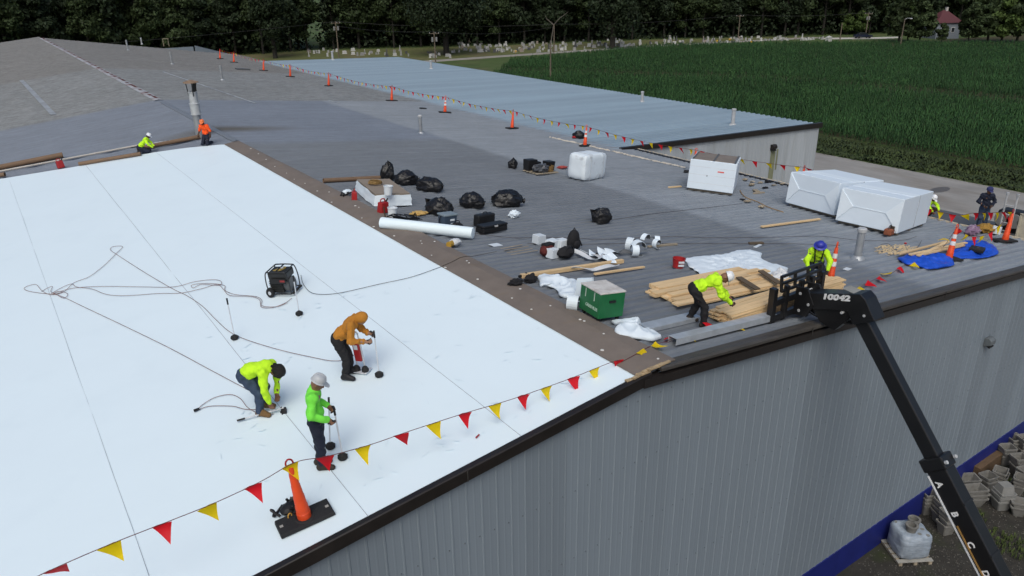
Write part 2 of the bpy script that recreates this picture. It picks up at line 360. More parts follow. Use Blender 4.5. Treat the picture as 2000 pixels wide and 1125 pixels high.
x = 1.2
while x < EAVE_R:
    for z_ in (2.4, 4.2, 6.0, 7.6, 9.0):
        if z_ < zr(x) - .5: b.box((x - XR, -.004, z_), (.022, .012, .022))
    x += .305
tag(b.build('screw_heads', mat('grey screw', (.12, .14, .16), .5), ware), kind='stuff')
for x in (5.2, 14.4, 20.5, 26.6): MB().box((x - XR, -.143 if x < XR else -.158, zr(x) - .07), (.02, .012, .2)).build('trim_joint', mat('dark joint', (.045, .042, .04), .5), ware)
# rake trim: box gutter-like dark bronze fascia
def rake(x0, x1, poly, m, name):
    b = MB(); a = Vector((x0 - XR, 0, zr(x0))); c = Vector((x1 - XR, 0, zr(x1))); k = 12; n = len(poly); vs = []
    for i in range(k + 1):
        p = a.lerp(c, i / k); vs += [(p.x, p.y + u + random.uniform(-.006, .006), p.z + v + random.uniform(-.006, .006)) for u, v in poly]
    fs = [(i * n + j, i * n + (j + 1) % n, (i + 1) * n + (j + 1) % n, (i + 1) * n + j) for i in range(k) for j in range(n)] + [tuple(range(n)), tuple(k * n + j for j in range(n))]
    return b.add(vs, fs).build(name, m, ware)
rake(EAVE_L, XR - .35, [(-.13, -.18), (-.13, .035), (-.11, .05), (.0, .05), (.0, -.18)], M_trim, 'rake_trim')
rake(XR - .55, EAVE_R + .1, [(-.15, -.2), (-.15, -.02), (.12, -.02), (.12, -.2)], M_trim, 'rake_trim')
rake(XR - .1, EAVE_R + .1, [(-.145, -.03), (-.14, .03), (-.10, .06), (-.03, .05), (.02, .02), (.08, .02), (.13, .035), (.18, .015), (.19, -.03)], M_trim2, 'rake_roll')
b = MB()
for i in range(7):   # torn wood nailer showing at the ridge
    b.box((-.75 + i * .13, -.04 + random.uniform(-.03, .03), zr(XR - .75 + i * .13) + .05 + random.uniform(-.02, .03)), (.3, random.uniform(.05, .09), .03), rz=random.uniform(-.15, .15))
b.build('torn_nailer', mat('splintered wood', (.36, .27, .16), .8, var=.4, scale=8), ware)
b = MB()
for i in range(16): b.box((EAVE_R - XR + .03, i * 1.4 + .7, zr(EAVE_R) - .04), (.06, 1.3, .09))
b.build('eave_board', mat('pale eave timber', (.5, .43, .32), .8, var=.3), ware)
# white membrane sheets on the left slope
ends = {-8.7: 41.2, -5.7: 41., -2.65: 40.6, .38: 40., 3.37: 38.85, 6.28: 38.0}
xs = [-10.85, -8.7, -5.7, -2.65, .38, 3.37, 6.28, 9.1]
def yend(x):
    t = [(-11, 41.6), (.17, 40.0), (3.34, 38.9), (6.28, 38.2), (7.6, 37.6), (8.6, 36.9), (9.2, 36.3)]
    for (a, b_), (c, d) in zip(t, t[1:]):
        if x <= c: return b_ + (d - b_) * (x - a) / (c - a)
    return 36.3
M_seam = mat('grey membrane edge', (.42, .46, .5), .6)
for i in range(len(xs) - 1):
    x0, x1 = xs[i], xs[i + 1] + (.12 if i < len(xs) - 2 else 0); b = MB(); nx, ny = 10, 60; vs = []
    for a in range(nx + 1):
        xx = x0 + (x1 - x0) * a / nx
        for c in range(ny + 1):
            yy = YW - .06 + (yend(xx) - YW + .06) * c / ny
            lift = .012 * (1 if a == 0 else 0) * 0 + .006 * i
            # laps: right edge lies over the next sheet
            zz = zr(xx) + .012 + .002 * (a == nx) + .006 * noise.noise(Vector((xx * .8, yy * .8, i))) + .008 * noise.noise(Vector((xx * .25, yy * .3, i * 3)))
            if a >= nx - 1: zz += .005
            vs.append((xx + (.015 * noise.noise(Vector((yy * .3, i, 0))) if a in (0, nx) and 0 < i else 0) - XR, yy - YW, zz))
    W1 = ny + 1
    b.add(vs, [(a * W1 + c, (a + 1) * W1 + c, (a + 1) * W1 + c + 1, a * W1 + c + 1) for a in range(nx) for c in range(ny)])
    # turned-down edges give the sheet its thickness
    for a in (0, nx):
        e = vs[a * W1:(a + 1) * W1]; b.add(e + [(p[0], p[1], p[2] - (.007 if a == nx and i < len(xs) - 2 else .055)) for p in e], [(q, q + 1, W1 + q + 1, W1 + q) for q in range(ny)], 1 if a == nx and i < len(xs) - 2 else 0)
    e = [vs[a * W1 + ny] for a in range(nx + 1)]; b.add(e + [(p[0], p[1] + .01, p[2] - .06) for p in e], [(q, q + 1, nx + 2 + q, nx + 1 + q) for q in range(nx)])
    o = b.build('membrane_sheet', [M_tpo, M_seam], ware, smooth=True)
    o['label'] = 'smooth white single-ply membrane sheet rolled out over the left slope'
    if i < len(xs) - 2:      # shade of the lap drawn in as a thin raised grey bead
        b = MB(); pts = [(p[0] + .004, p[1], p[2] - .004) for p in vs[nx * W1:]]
        b.tube(pts[::3] + [pts[-1]], .008 if i > 3 else .0028, 5).build('lap_shade_bead', mat('lap shade grey', (.33, .36, .39), .7), ware)
rsc = random.Random(5); b = MB()
for i in range(150):
    px_, py_ = rsc.uniform(380, 1150), rsc.uniform(560, 960); p = rp(px_, py_)
    if p.x > 8.9 or p.y < 9.3: continue
    L_, a_ = rsc.uniform(.05, .3), rsc.uniform(0, PI); d_ = Vector((math.cos(a_), math.sin(a_), 0)) * L_ / 2; n_ = Vector((-d_.y, d_.x, 0)).normalized() * rsc.uniform(.008, .03); q = [p - d_ - n_ * .3, p + n_ * -1, p + d_, p + n_]
    b.add([(v.x - XR, v.y - YW, zr(v.x) + .034) for v in q], [(0, 1, 2, 3)])
tag(b.build('scuff_marks', mat('grey scuff', (.695, .79, .835), .6, var=.05), ware), kind='stuff')
# brown cover board strip over the ridge
b = MB(); ny = 50; nx = 6; vs = []
for c in range(ny + 1):
    t = c / ny; yy = YW + .03 + (36.4 - YW) * t; xl = 9.06; xrr = 10.12 - .35 * t + .04 * noise.noise(Vector((t * 9, 1, 1)))
    for a in range(nx + 1):
        xx = xl + (xrr - xl) * a / nx; vs.append((xx - XR, yy - YW, zr(xx) + .034 + .004 * noise.noise(Vector((xx, yy, 5)))))
W1 = nx + 1
b.add(vs, [(c * W1 + a, c * W1 + a + 1, (c + 1) * W1 + a + 1, (c + 1) * W1 + a) for a in range(nx) for c in range(ny)])
e = [vs[c * W1 + nx] for c in range(ny + 1)]; b.add(e + [(p[0], p[1], p[2] - .03) for p in e], [(q, q + 1, ny + 2 + q, ny + 1 + q) for q in range(ny)])
e = [vs[a] for a in range(W1)]; b.add(e + [(p[0], p[1], p[2] - .03) for p in e], [(q, q + 1, W1 + 1 + q, W1 + q) for q in range(nx)])
b.build('cover_board', M_fibre, ware)
b = MB()    # white fastener plates along the strip
for px_, py_ in [(490, 292), (505, 302), (520, 313), (537, 327), (560, 340), (575, 352), (596, 360), (620, 375), (643, 377), (648, 397), (694, 404), (701, 407), (707, 428), (770, 463), (822, 473), (824, 478), (849, 474), (843, 501), (912, 512), (916, 516), (933, 548), (1016, 567), (1038, 607), (1133, 627), (1141, 630), (1179, 655), (1176, 687), (1285, 704), (1000, 585), (1075, 600), (870, 525), (730, 445)]:
    p = rp(px_, py_); r = random.uniform(.022, .042)
    b.lathe([(r, 0), (r * .9, .008), (.01, .012)], 9, (p.x - XR, p.y - YW, zr(p.x) + .036))
tag(b.build('fastener_plate', mat('white plate', (.6, .59, .56), .6), ware), kind='stuff')
# wall exhaust hood
M_galv = mat('galvanised steel', (.34, .36, .38), .42, metal=.35, var=.2, scale=3)
def hood(p, parent, org, m, s=1.):
    b = MB(); c = p - org
    prof_ = [(0, 0, -.28), (0, 0, .22), (0, -.22, .24), (0, -.36, .12), (0, -.36, -.1)]
    b.ext([Vector(q) * s + c for q in prof_], (-.24 * s, 0, 0), (.24 * s, 0, 0)); o = b.build('exhaust_hood', m, parent, bevel=.02)
    MB().box(c + Vector((0, -.19 * s, -.2 * s)), (.40 * s, .28 * s, .05), M=Matrix.Rotation(.45, 3, 'X')).build('hood_mouth', mat('dark opening', (.015, .015, .016), .8), o)
hood(on_y(1926, 665, YW), ware, WO, mat('weathered hood', (.12, .135, .145), .5, var=.25), .62)

# ---- lower annex with the pale ribbed roof
M_an = mat('pale blue-grey roof sheet', (.225, .295, .355), .42, var=.10, scale=.5, stretch=(.15, 1.5, 1), world=True, spec=.4)
M_anw = mat('off-white wall sheet', (.37, .40, .425), .6, var=.08, scale=.8, stretch=(3, 1, .2), world=True, dirt=((.27, .28, .27), 1., .5, .4))
AX0, AX1, AY0, AY1 = 28.2, 47.7, 31.2, 94.5
ann = thing('annex_building', 'lower annex with pale blue ribbed metal roof and off-white gable wall', 'building', (AX0, AY0, 0))
AO = Vector((AX0, AY0, 0))
pa = rib_profile(.45, .08, .04, .06); pa = pa + [(a + .45, h) for a, h in pa[1:]]
mea = strip_mesh('roof_panel', 0, AX1 + .15 - AX0, zan(AX0) - .05, zan(AX1 + .15) - .05, pa, M_an)
y = AY0
while y < AY1: link('roof_panel', mea, ann, loc=(0, y - AY0, 0)); y += .9
x = AX0 + .8
while x < AX1 - .01:
    x1 = min(x + .915, AX1); wall_sheet(x, x1, lambda q: zan(q) - .1, ann, M_anw, z0=0, origin=AO, y=AY0); x = x1
b = MB(); b.box((AX1 - AX0, (AY1 - AY0) / 2, 3.3), (.06, AY1 - AY0, 6.6)); b.build('side_wall', M_anw, ann)
b = MB(); b.box(((AX1 - AX0) / 2, AY1 - AY0, 3.2), (AX1 - AX0, .06, 6.4)); b.build('end_wall', M_anw, ann)
b = MB(); x0, x1 = AX0 + .9, AX1 + .2
b.add([(x0 - AX0, yy, zan(x0) + zz) for yy, zz in ((-.14, -.2), (-.14, .06), (.1, .06), (.1, -.2))] + [(x1 - AX0, yy, zan(x1) + zz) for yy, zz in ((-.14, -.26), (-.14, .08), (.1, .08), (.1, -.26))],
      [(0, 1, 5, 4), (1, 2, 6, 5), (2, 3, 7, 6), (3, 0, 4, 7), (0, 3, 2, 1), (4, 5, 6, 7)])
b.build('rake_trim', M_trim, ann)
b = MB()
for i in range(30):
    yy = -11 + i * .36; b.box((EAVE_R - AX0 - .45 + random.uniform(-.02, .02), yy, zr(EAVE_R - .45) + .02), (.1, .3, .05))
b.build('valley_flashing', M_trim, ann)
hood(on_y(1508, 287, AY0), ann, AO, M_trim, .8)
b = MB(); b.box((42.9 - AX0, -.012, 4.6), (.5, .01, 2.2)); b.box((43.35 - AX0, -.012, 4.9), (.16, .01, 1.4)); b.build('algae_streak', mat('algae stain', (.2, .21, .13), .8, var=.4, scale=2, stretch=(4, 1, .5)), ann)
M_lit = mat('litter scraps', (.55, .5, .42), .8, var=.3)
b = MB()
for i in range(60):    # scraps of old sealant along the valley
    t = i / 59; a, c = rp(1075, 268), rp(1335, 327); p = a.lerp(c, t)
    b.box((p.x - XR + random.uniform(-.06, .06), p.y - YW, zr(p.x) + .01), (random.uniform(.08, .25), random.uniform(.1, .3), .02), rz=random.uniform(0, 3))
tag(b.build('old_sealant', M_lit, ware), kind='stuff')

# ---- corn field (nobody could count the plants)
def inside(x, y, poly):
    c = np.zeros(len(x), bool); n = len(poly)
    for i in range(n):
        x0, y0 = poly[i]; x1, y1 = poly[(i + 1) % n]
        if y0 == y1: continue
        k = ((y0 > y) != (y1 > y)) & (x < (x1 - x0) * (y - y0) / (y1 - y0) + x0); c ^= k
    return c
def leaves(P, nl, hgt, lw, seed, spread=.55):
    r = np.random.default_rng(seed); n = len(P) * nl
    base = np.repeat(P, nl, 0); a = r.uniform(0, 2 * PI, n); up = np.tile(np.linspace(.3, .95, nl), len(P)) * np.repeat(hgt, nl) * r.uniform(.85, 1.1, n)
    L = r.uniform(.6, 1.2, n) * spread; d = np.stack([np.cos(a), np.sin(a), np.zeros(n)], 1); s = np.stack([-np.sin(a), np.cos(a), np.zeros(n)], 1) * lw
    z = np.array([[0, 0, 1.]])
    p0 = base + z * (up * .72)[:, None]; p1 = base + d * (L * .55)[:, None] + z * (up + .14)[:, None]; p2 = base + d * L[:, None] + z * (up * r.uniform(.68, 1., n))[:, None]
    V = np.stack([p0 - s * .4, p0 + s * .4, p1 + s, p1 - s, p2 + s * .25, p2 - s * .25], 1).reshape(-1, 3)
    i = np.arange(n)[:, None] * 6
    F = np.concatenate([i + np.array([[0, 1, 2, 3]]), i + np.array([[3, 2, 4, 5]])], 0)
    return V, F
POLY = [(73.7, 18), (210, 74), (197, 83), (171.5, 109.5), (139, 135), (91, 131), (84, 123), (79, 117), (76, 115), (73.7, 108)]
gx, gy = np.meshgrid(np.arange(73.9, 232, .62), np.arange(18, 140, .34), indexing='ij')
gx = (gx + rng.normal(0, .07, gx.shape)).ravel(); gy = (gy + rng.uniform(-.15, .15, gy.shape)).ravel()
k = inside(gx, gy, POLY)
dist = np.hypot(gx, gy); k &= rng.random(len(gx)) < np.clip(95 / dist, .3, 1)
# wheel track through the crop
trk = [on_g(*p, 1.4) for p in [(1000, 128), (1300, 135), (1500, 143), (1650, 152), (1850, 169), (2080, 190)]]
dm = np.full(len(gx), 99.)
for a, c in zip(trk, trk[1:]):
    ab = np.array([c.x - a.x, c.y - a.y]); t = np.clip(((gx - a.x) * ab[0] + (gy - a.y) * ab[1]) / (ab @ ab), 0, 1); dm = np.minimum(dm, np.hypot(gx - a.x - t * ab[0], gy - a.y - t * ab[1]))
k &= dm > 2.2
P = np.stack([gx[k], gy[k], np.zeros(k.sum())], 1); dd = dist[k]
hg = 1.3 + .15 * np.sin(P[:, 0] * .11) * np.cos(P[:, 1] * .13) + rng.normal(0, .12, len(P))
V, F = leaves(P, 8, hg, .036, 3, .4)
M_corn = mat('corn leaves', (.028, .07, .021), .6, var=.3, scale=.09, world=True, island=.5, spec=.2)
o = link('corn_field', np_mesh('corn_field', V, F, M_corn)); tag(o, 'dark green corn crop filling the field beyond the gravel yard', 'crop', kind='stuff')
# stalks along the near edge
# ---- weeds in the ditch and rough grass
M_weed = mat('weed leaves', (.036, .052, .015), .7, var=.5, scale=.6, world=True, island=.45)
n = 5200; wx = rng.uniform(67.1, 73.6, n); wy = rng.uniform(14, 112, n); hw = .12 + .8 * np.clip(.7 * np.exp(-((wx - 70.) / 1.4) ** 2) - .1 + .9 * np.array([noise.noise(Vector((a * .5, b_ * .3, 0))) for a, b_ in zip(wx, wy)]), 0, 1.4)
V, F = leaves(np.stack([wx, wy, np.zeros(n)], 1), 7, hw, .07, 5, .5)
tag(link('ditch_weeds', np_mesh('ditch_weeds', V, F, M_weed)), 'rough weeds and tall grass in the ditch beside the corn', 'weeds', kind='stuff')
n = 1500; a = rng.uniform(0, 2 * PI, n)
gx_, gy_ = rng.uniform(21, 31, n), rng.uniform(5.2, 8.9, n); keep = np.array([noise.noise(Vector((a_ * .8, b_ * .8, 2))) > .12 for a_, b_ in zip(gx_, gy_)])
V, F = leaves(np.stack([gx_[keep], gy_[keep], np.zeros(keep.sum())], 1), 4, np.full(keep.sum(), .07), .014, 8, .08)
tag(link('moss_grass', np_mesh('moss_grass', V, F, mat('short grass', (.06, .085, .02), .8, island=.4))), 'thin short grass on the dirt below the wall', 'grass', kind='stuff')

# ---- trees
M_bark = mat('grey brown bark', (.022, .02, .017), .9, var=.3, scale=3)
M_leaf = [mat('dark tree leaves', (.024, .036, .019), .6, var=.42, scale=.16, world=True, island=.5, spec=.12),
          mat('mid tree leaves', (.034, .05, .021), .6, var=.42, scale=.18, world=True, island=.5, spec=.12),
          mat('fresh tree leaves', (.055, .085, .024), .6, var=.4, scale=.2, world=True, island=.45, spec=.12)]
def crown_mesh(seed, R, H0, H1, nl, npl, lm, conic=0., ls=.42):
    r = np.random.default_rng(seed); cs = []
    while len(cs) < nl:
        p = r.uniform(-1, 1, 3)
        if p @ p > 1: continue
        t = (p[2] + 1) / 2; wd = 1 - conic * t
        cs.append((p[0] * R * .78 * wd, p[1] * R * .78 * wd, H0 + (H1 - H0) * (.08 + .84 * t), R * r.uniform(.24, .42) * (wd * .5 + .5)))
    cs = np.array(cs); idx = r.integers(0, nl, nl * npl); d = r.normal(size=(nl * npl, 3)); d /= np.linalg.norm(d, axis=1)[:, None]
    rad = cs[idx, 3] * r.uniform(.55, 1.08, len(idx)); c = cs[idx, :3] + d * rad[:, None] * np.array([1, 1, .72])
    nrm = d + r.normal(size=d.shape) * .7; nrm /= np.linalg.norm(nrm, axis=1)[:, None]
    u = np.cross(nrm, r.normal(size=d.shape)); u /= np.linalg.norm(u, axis=1)[:, None]; v = np.cross(nrm, u)
    s = (ls * r.uniform(.5, 1.15, len(idx)))[:, None]
    V = np.stack([c - u * s, c + v * s * .55 - u * s * .15, c + u * s, c - v * s * .55 + u * s * .1], 1).reshape(-1, 3)
    F = np.arange(len(V)).reshape(-1, 4)
    return np_mesh('crown', V, F, M_leaf[lm]), cs
def trunk_mesh(seed, H, cs, r0):
    r = random.Random(seed); b = MB(); pts = [(0, 0, -.3)] + [(r.uniform(-.25, .25) * t, r.uniform(-.25, .25) * t, H * t) for t in (.2, .45, .7, .9)]
    b.tube(pts, [r0 * 1.25, r0, r0 * .75, r0 * .5, r0 * .2], 9)
    for c in cs[::max(1, len(cs) // 9)]:
        t = min(.8, max(.2, (c[2] / H) * .7)); p0 = Vector((0, 0, H * t)); p1 = Vector(c[:3]); mid = p0.lerp(p1, .5) + Vector((0, 0, -.3))
        b.tube([p0, mid, p1], [r0 * .4, r0 * .25, r0 * .08], 6)
    return b.mesh('trunk', M_bark, True)
VAR = []
for i, (R, H0, H1, nl, npl, lm, cn, r0) in enumerate([(4.4, 1.5, 19, 40, 150, 0, .25, .22), (4.8, 2., 21, 42, 150, 1, .2, .24), (4.0, 1., 17, 36, 150, 0, .45, .2), (5.2, 1.5, 20, 42, 150, 1, .1, .25),
                                                       (10.5, 4.2, 19, 70, 190, 0, .1, .6), (7.0, 2.2, 22, 60, 190, 0, .55, .45), (3.2, .6, 8, 24, 150, 2, .3, .16), (3.6, .5, 9, 26, 160, 1, .3, .18)]):
    cme, cs = crown_mesh(100 + i, R, H0, H1, nl, npl, lm, cn); VAR.append((cme, trunk_mesh(i, H1, cs, r0), H1))
TREELAB = ['slender dark tree in the woodland edge', 'tall mid-green tree in the woodland edge', 'conical dark tree in the woodland edge', 'broad mid-green tree in the woodland edge']
def tree(v, x, y, s, label, group=None, rz=None, sz=1., name='tree'):
    t = thing(name, label, 'tree', (x, y, 0), (0, 0, random.uniform(0, 6.3) if rz is None else rz), group); t.scale = (s, s, s * sz)
    link('crown', VAR[v][0], t); link('trunk', VAR[v][1], t); return t
LINE = [(-50, 172), (0, 178), (38, 190), (74, 192), (115, 171), (156, 156), (184, 137), (200, 132), (240, 112), (290, 84)]
def along(L, step):
    out = []; carry = 0.
    for (x0, y0), (x1, y1) in zip(L, L[1:]):
        d = math.hypot(x1 - x0, y1 - y0); t = carry
        while t < d: out.append((x0 + (x1 - x0) * t / d, y0 + (y1 - y0) * t / d, (x1 - x0) / d, (y1 - y0) / d)); t += step
        carry = t - d
    return out
for row in range(4):
    for x, y, dx, dy in along(LINE, 6.6):
        o_ = row * 6.2 + random.uniform(-1.6, 1.6); j = random.uniform(-2, 2); v = random.choice([0, 1, 2, 3, 0, 1])
        where = next(t_ for lim, t_ in ((12, 'behind the end of the brown roof'), (60, 'behind the far corner of the pale annex roof'), (82, 'behind the cemetery pole'), (102, 'behind the huge oak'), (140, 'behind the dark cedar and its headstones'), (170, 'behind the crossarm pole'), (205, 'behind the pale driveway'), (999, 'behind the red roofed house')) if x < lim)
        lb = ['front-row ', 'second-row ', 'deep-set ', 'deep-set '][row] + TREELAB[v].split(' in the')[0] + ' of the wood ' + where
        tree(v, x - dy * o_ + dx * j, y + dx * o_ + dy * j, random.uniform(.9, 1.25), lb, lb, sz=random.uniform(.95, 1.15))
# deep wood behind, one mass
n = 36000; L2 = along(LINE, .5); pick = rng.integers(0, len(L2), n); off = rng.uniform(16, 46, n); A_ = np.array(L2)[pick]
c = np.stack([A_[:, 0] - A_[:, 3] * off, A_[:, 1] + A_[:, 2] * off, rng.uniform(0, 1, n) ** 1.3 * 25], 1); nr = rng.normal(size=(n, 3)); nr /= np.linalg.norm(nr, axis=1)[:, None]
u = np.cross(nr, rng.normal(size=(n, 3))); u /= np.linalg.norm(u, axis=1)[:, None]; v_ = np.cross(nr, u); s = rng.uniform(.6, 1.5, n)[:, None]
V = np.stack([c - u * s, c + v_ * s * .6, c + u * s, c - v_ * s * .6], 1).reshape(-1, 3)
tag(link('far_wood', np_mesh('far_wood', V, np.arange(4 * n).reshape(-1, 4), M_leaf[0])), 'dense dark wood standing behind the front trees', 'wood', kind='stuff')
n = 24000; L2 = along(LINE, .5); pick = rng.integers(0, len(L2), n); off = rng.uniform(-1., 16, n); A_ = np.array(L2)[pick]
c = np.stack([A_[:, 0] - A_[:, 3] * off, A_[:, 1] + A_[:, 2] * off, rng.uniform(0, 1, n) ** 1.3 * 8], 1); nr = rng.normal(size=(n, 3)); nr /= np.linalg.norm(nr, axis=1)[:, None]
u = np.cross(nr, rng.normal(size=(n, 3))); u /= np.linalg.norm(u, axis=1)[:, None]; v_ = np.cross(nr, u); s = rng.uniform(.3, .7, n)[:, None]
V = np.stack([c - u * s, c + v_ * s * .6, c + u * s, c - v_ * s * .6], 1).reshape(-1, 3)
tag(link('undergrowth', np_mesh('undergrowth', V, np.arange(4 * n).reshape(-1, 4), M_leaf[0])), 'dark undergrowth along the foot of the wood', 'undergrowth', kind='stuff')
p = on_g(872, 108); tree(4, p.x, p.y, 1., 'huge spreading dark oak shading the cemetery beside the road pole', name='oak_tree')
p = on_g(1196, 96); tree(5, p.x, p.y, 1.25, 'large dark cedar with low skirts among the headstones', name='cedar_tree')
p = on_g(556, 118); tree(5, p.x, p.y + 6, .95, 'dark conifer rising behind the far corner of the pale roof', name='cedar_tree')
p = on_g(400, 128); tree(7, p.x - 2, p.y + 14, 1.1, 'rounded green tree behind the skewed end of the brown roof', name='round_tree')
for px_, py_, v, s, lb in [(1755, 80, 7, 1.35, 'bushy dark green tree beside the pale driveway'), (1795, 80, 7, 1.05, 'low dense tree between driveway and red roofed house'), (1772, 78, 6, 1.05, 'bright yellow-green young tree behind the lamp pole'),
                           (1890, 80, 7, 1.0, 'round tree hiding the right corner of the red roofed house'), (1928, 79, 7, 1.3, 'broad leafy tree to the side of the red roofed house'), (1955, 80, 6, 1.35, 'fresh green tree at the end of the hedge row'),
                           (1985, 80, 7, 1.4, 'dense tree where the hedge row meets the corn'), (1680, 68, 6, .8, 'low pale green shrub behind the parked car'), (1655, 68, 6, .7, 'light green shrub by the cemetery edge post'), (1838, 80, 7, .5, 'dark shrub in front of the house wall')]:
    p = on_g(px_, py_ + 3 if px_ > 1740 else py_); tree(v, p.x, p.y, s, lb, name='tree' if 'shrub' not in lb else 'shrub')
# bare leaning limb
b = MB(); p = on_g(1075, 90); b.tube([p, p + Vector((1, 0, 5)), p + Vector((2, -1, 6.5)), p + Vector((4, -2, 8))], [.14, .12, .09, .04], 7); b.tube([p + Vector((1, 0, 5)), p + Vector((-.5, 1, 6.5)), p + Vector((-1, 1, 7.5))], [.18, .1, .04], 6)
tag(b.build('dead_tree', mat('bleached bark', (.10, .09, .078), .9)), 'bare grey dead tree leaning over the headstones', 'tree')

# ---- house, car, poles, wires, headstones
p = on_g(1842, 80); hz = thing('house', 'grey house with a hipped dark red roof among the trees', 'house', (p.x + 8, p.y + 5, 0), (0, 0, -.5)); hz.scale = (.8, .8, .9)
MB().box((0, 0, 2.2), (8, 7, 4.4)).build('wall', mat('grey siding', (.2, .225, .26), .7), hz)
b = MB(); b.add([(-4.6, -4, 4.3), (4.6, -4, 4.3), (4.6, 4, 4.3), (-4.6, 4, 4.3), (-.6, 0, 7.6), (.6, 0, 7.6)], [(0, 1, 5, 4), (1, 2, 5), (2, 3, 4, 5), (3, 0, 4), (3, 2, 1, 0)])
rf = b.build('roof', mat('dark red roof', (.085, .026, .03), .7), hz); MB().box((.5, 0, 7.8), (.7, .7, 1.1)).build('chimney', mat('pale chimney', (.4, .38, .36), .8), rf)
for xx in (-2, 1.5):
    wd = MB().box((xx, -3.52, 2.4), (1.1, .08, 1.4)).build('window', mat('white frame', (.7, .7, .7), .6), hz); MB().box((xx, -3.57, 2.4), (.95, .03, 1.2)).build('pane', mat('dark glass', (.02, .025, .03), .1), wd)
M_tyre = mat('black rubber', (.016, .016, .017), .75, var=.2)
p = on_g(1683, 76); car = thing('parked_car', 'dark blue car parked on the pale driveway', 'car', (p.x + 2, p.y + 1, .02), (0, 0, -.6))
b = MB(); b.ext([(-2.2, 0, .3), (2.2, 0, .3), (2.25, 0, .75), (1.2, 0, .9), (-2.1, 0, .95), (-2.25, 0, .7)], (0, -.85, 0), (0, .85, 0)); b.build('body', mat('dark blue paint', (.012, .018, .04), .3), car, bevel=.08)
b = MB(); b.ext([(-1.6, 0, .9), (1.1, 0, .9), (.4, 0, 1.42), (-1.1, 0, 1.45)], (0, -.72, 0), (0, .72, 0)); b.build('cabin', mat('dark glass', (.02, .025, .03), .1), car, bevel=.08)
for sx_ in (-1.4, 1.4):
    for sy_ in (-.85, .85): MB().cyl((sx_, sy_ - .1, .32), (sx_, sy_ + .1, .32), .32, n=14).build('wheel', M_tyre, car)
M_wood = mat('weathered pole wood', (.13, .105, .08), .85, var=.25, scale=2, stretch=(3, 3, .3)); M_ins = mat('grey fitting', (.4, .41, .42), .5)
POLES = []
def pole(bx, top, label, arm=True, can=False, lean=0., near=None):
    B = on_g(*bx); 
    c = RM.T @ np.array([B.x, B.y, 0 - CH]); h = 0.
    for i in range(400):
        q = RM.T @ np.array([B.x, B.y, i * .05 - CH])
        if q[1] / q[2] * FPX + 562.5 <= top: h = i * .05; break
    t = thing('utility_pole', label, 'utility pole', B); MB().tube([(0, 0, -.5), (lean * .5, 0, h * .5), (lean, 0, h)], [.16, .13, .1], 9).build('shaft', M_wood, t)
    if arm:
        a = MB().box((lean, 0, h - .35), (2., .1, .12), rz=-.6).build('crossarm', M_wood, t)
        for q in (-.9, .9, .25): MB().lathe([(.05, 0), (.07, .08), (.03, .16)], 8, (lean + q * math.cos(-.6), q * math.sin(-.6), h - .28)).build('insulator', M_ins, a)
    if can:
        for q in (-.45, .45): MB().lathe([(.2, 0), (.22, .1), (.22, .75), (.1, .85)], 12, (lean + q, 0, h - 1.9)).build('transformer', mat('dull can', (.2, .2, .2), .6), t)
    POLES.append(B + Vector((lean, 0, h))); return t
pole((662, 112), 42, 'utility pole standing in the cemetery grass left of the oak', can=True)
pole((851, 128), 62, 'utility pole by the road in front of the oak', can=True)
pole((1082, 102), 47, 'short utility pole beside the road among many headstones', arm=False)
pole((1441, 79), 29, 'utility pole with plain crossarm at the edge of the corn')
pole((1690, 72), 24, 'utility pole with white transformers behind the parked car', can=True)
pole((1640, 80), 45, 'thin short post beside the white cemetery box', arm=False)
pole((1075, 160), 85, 'thin post standing in the corn close to the pale roof', arm=False)
t = pole((1757, 97), 38, 'lamp pole with a curved head standing in the corn', arm=False)
P_ = POLES[-1]; B_ = t.location
MB().tube([P_ - B_, P_ - B_ + Vector((.5, -.3, .25)), P_ - B_ + Vector((1.1, -.6, .2))], .05, 7).build('lamp_arm', M_ins, t); MB().ell(P_ - B_ + Vector((1.3, -.7, .12)), (.4, .25, .14)).build('lamp_head', M_ins, t)
M_wire = mat('wire', (.05, .05, .052), .6)
def wire(a, b_, sag, label, r=.022):
    pts = [a.lerp(b_, i / 24) - Vector((0, 0, sag * 4 * (i / 24) * (1 - i / 24))) for i in range(25)]; o = MB().tube([q - a for q in pts], r, 5).build('overhead_wire', M_wire, loc=a); tag(o, label, 'wire', 'overhead wires')
wire(POLES[0] + Vector((-110, -10, -1.2)), POLES[0], 1.2, 'overhead wire running from the cemetery pole over the brown roof')
wire(POLES[0], POLES[2] + Vector((0, 0, 0)), .8, 'overhead wire from the cemetery pole past the oak to the short pole')
wire(POLES[0] - Vector((0, 0, .9)), POLES[1], .5, 'low overhead wire from the cemetery pole to the road pole')
wire(POLES[1], POLES[2] - Vector((0, 0, .6)), .9, 'slack overhead wire from the road pole to the short pole')
wire(POLES[2], POLES[3], .7, 'overhead wire from the short pole to the crossarm pole')
wire(POLES[3], POLES[4], .6, 'overhead wire from the crossarm pole to the transformers')
M_st = [mat('pale granite', (.3, .3, .295), .6, var=.2), mat('white marble', (.46, .46, .45), .6, var=.15), mat('dark granite', (.09, .09, .095), .4, var=.2), mat('brown granite', (.26, .22, .19), .6)]
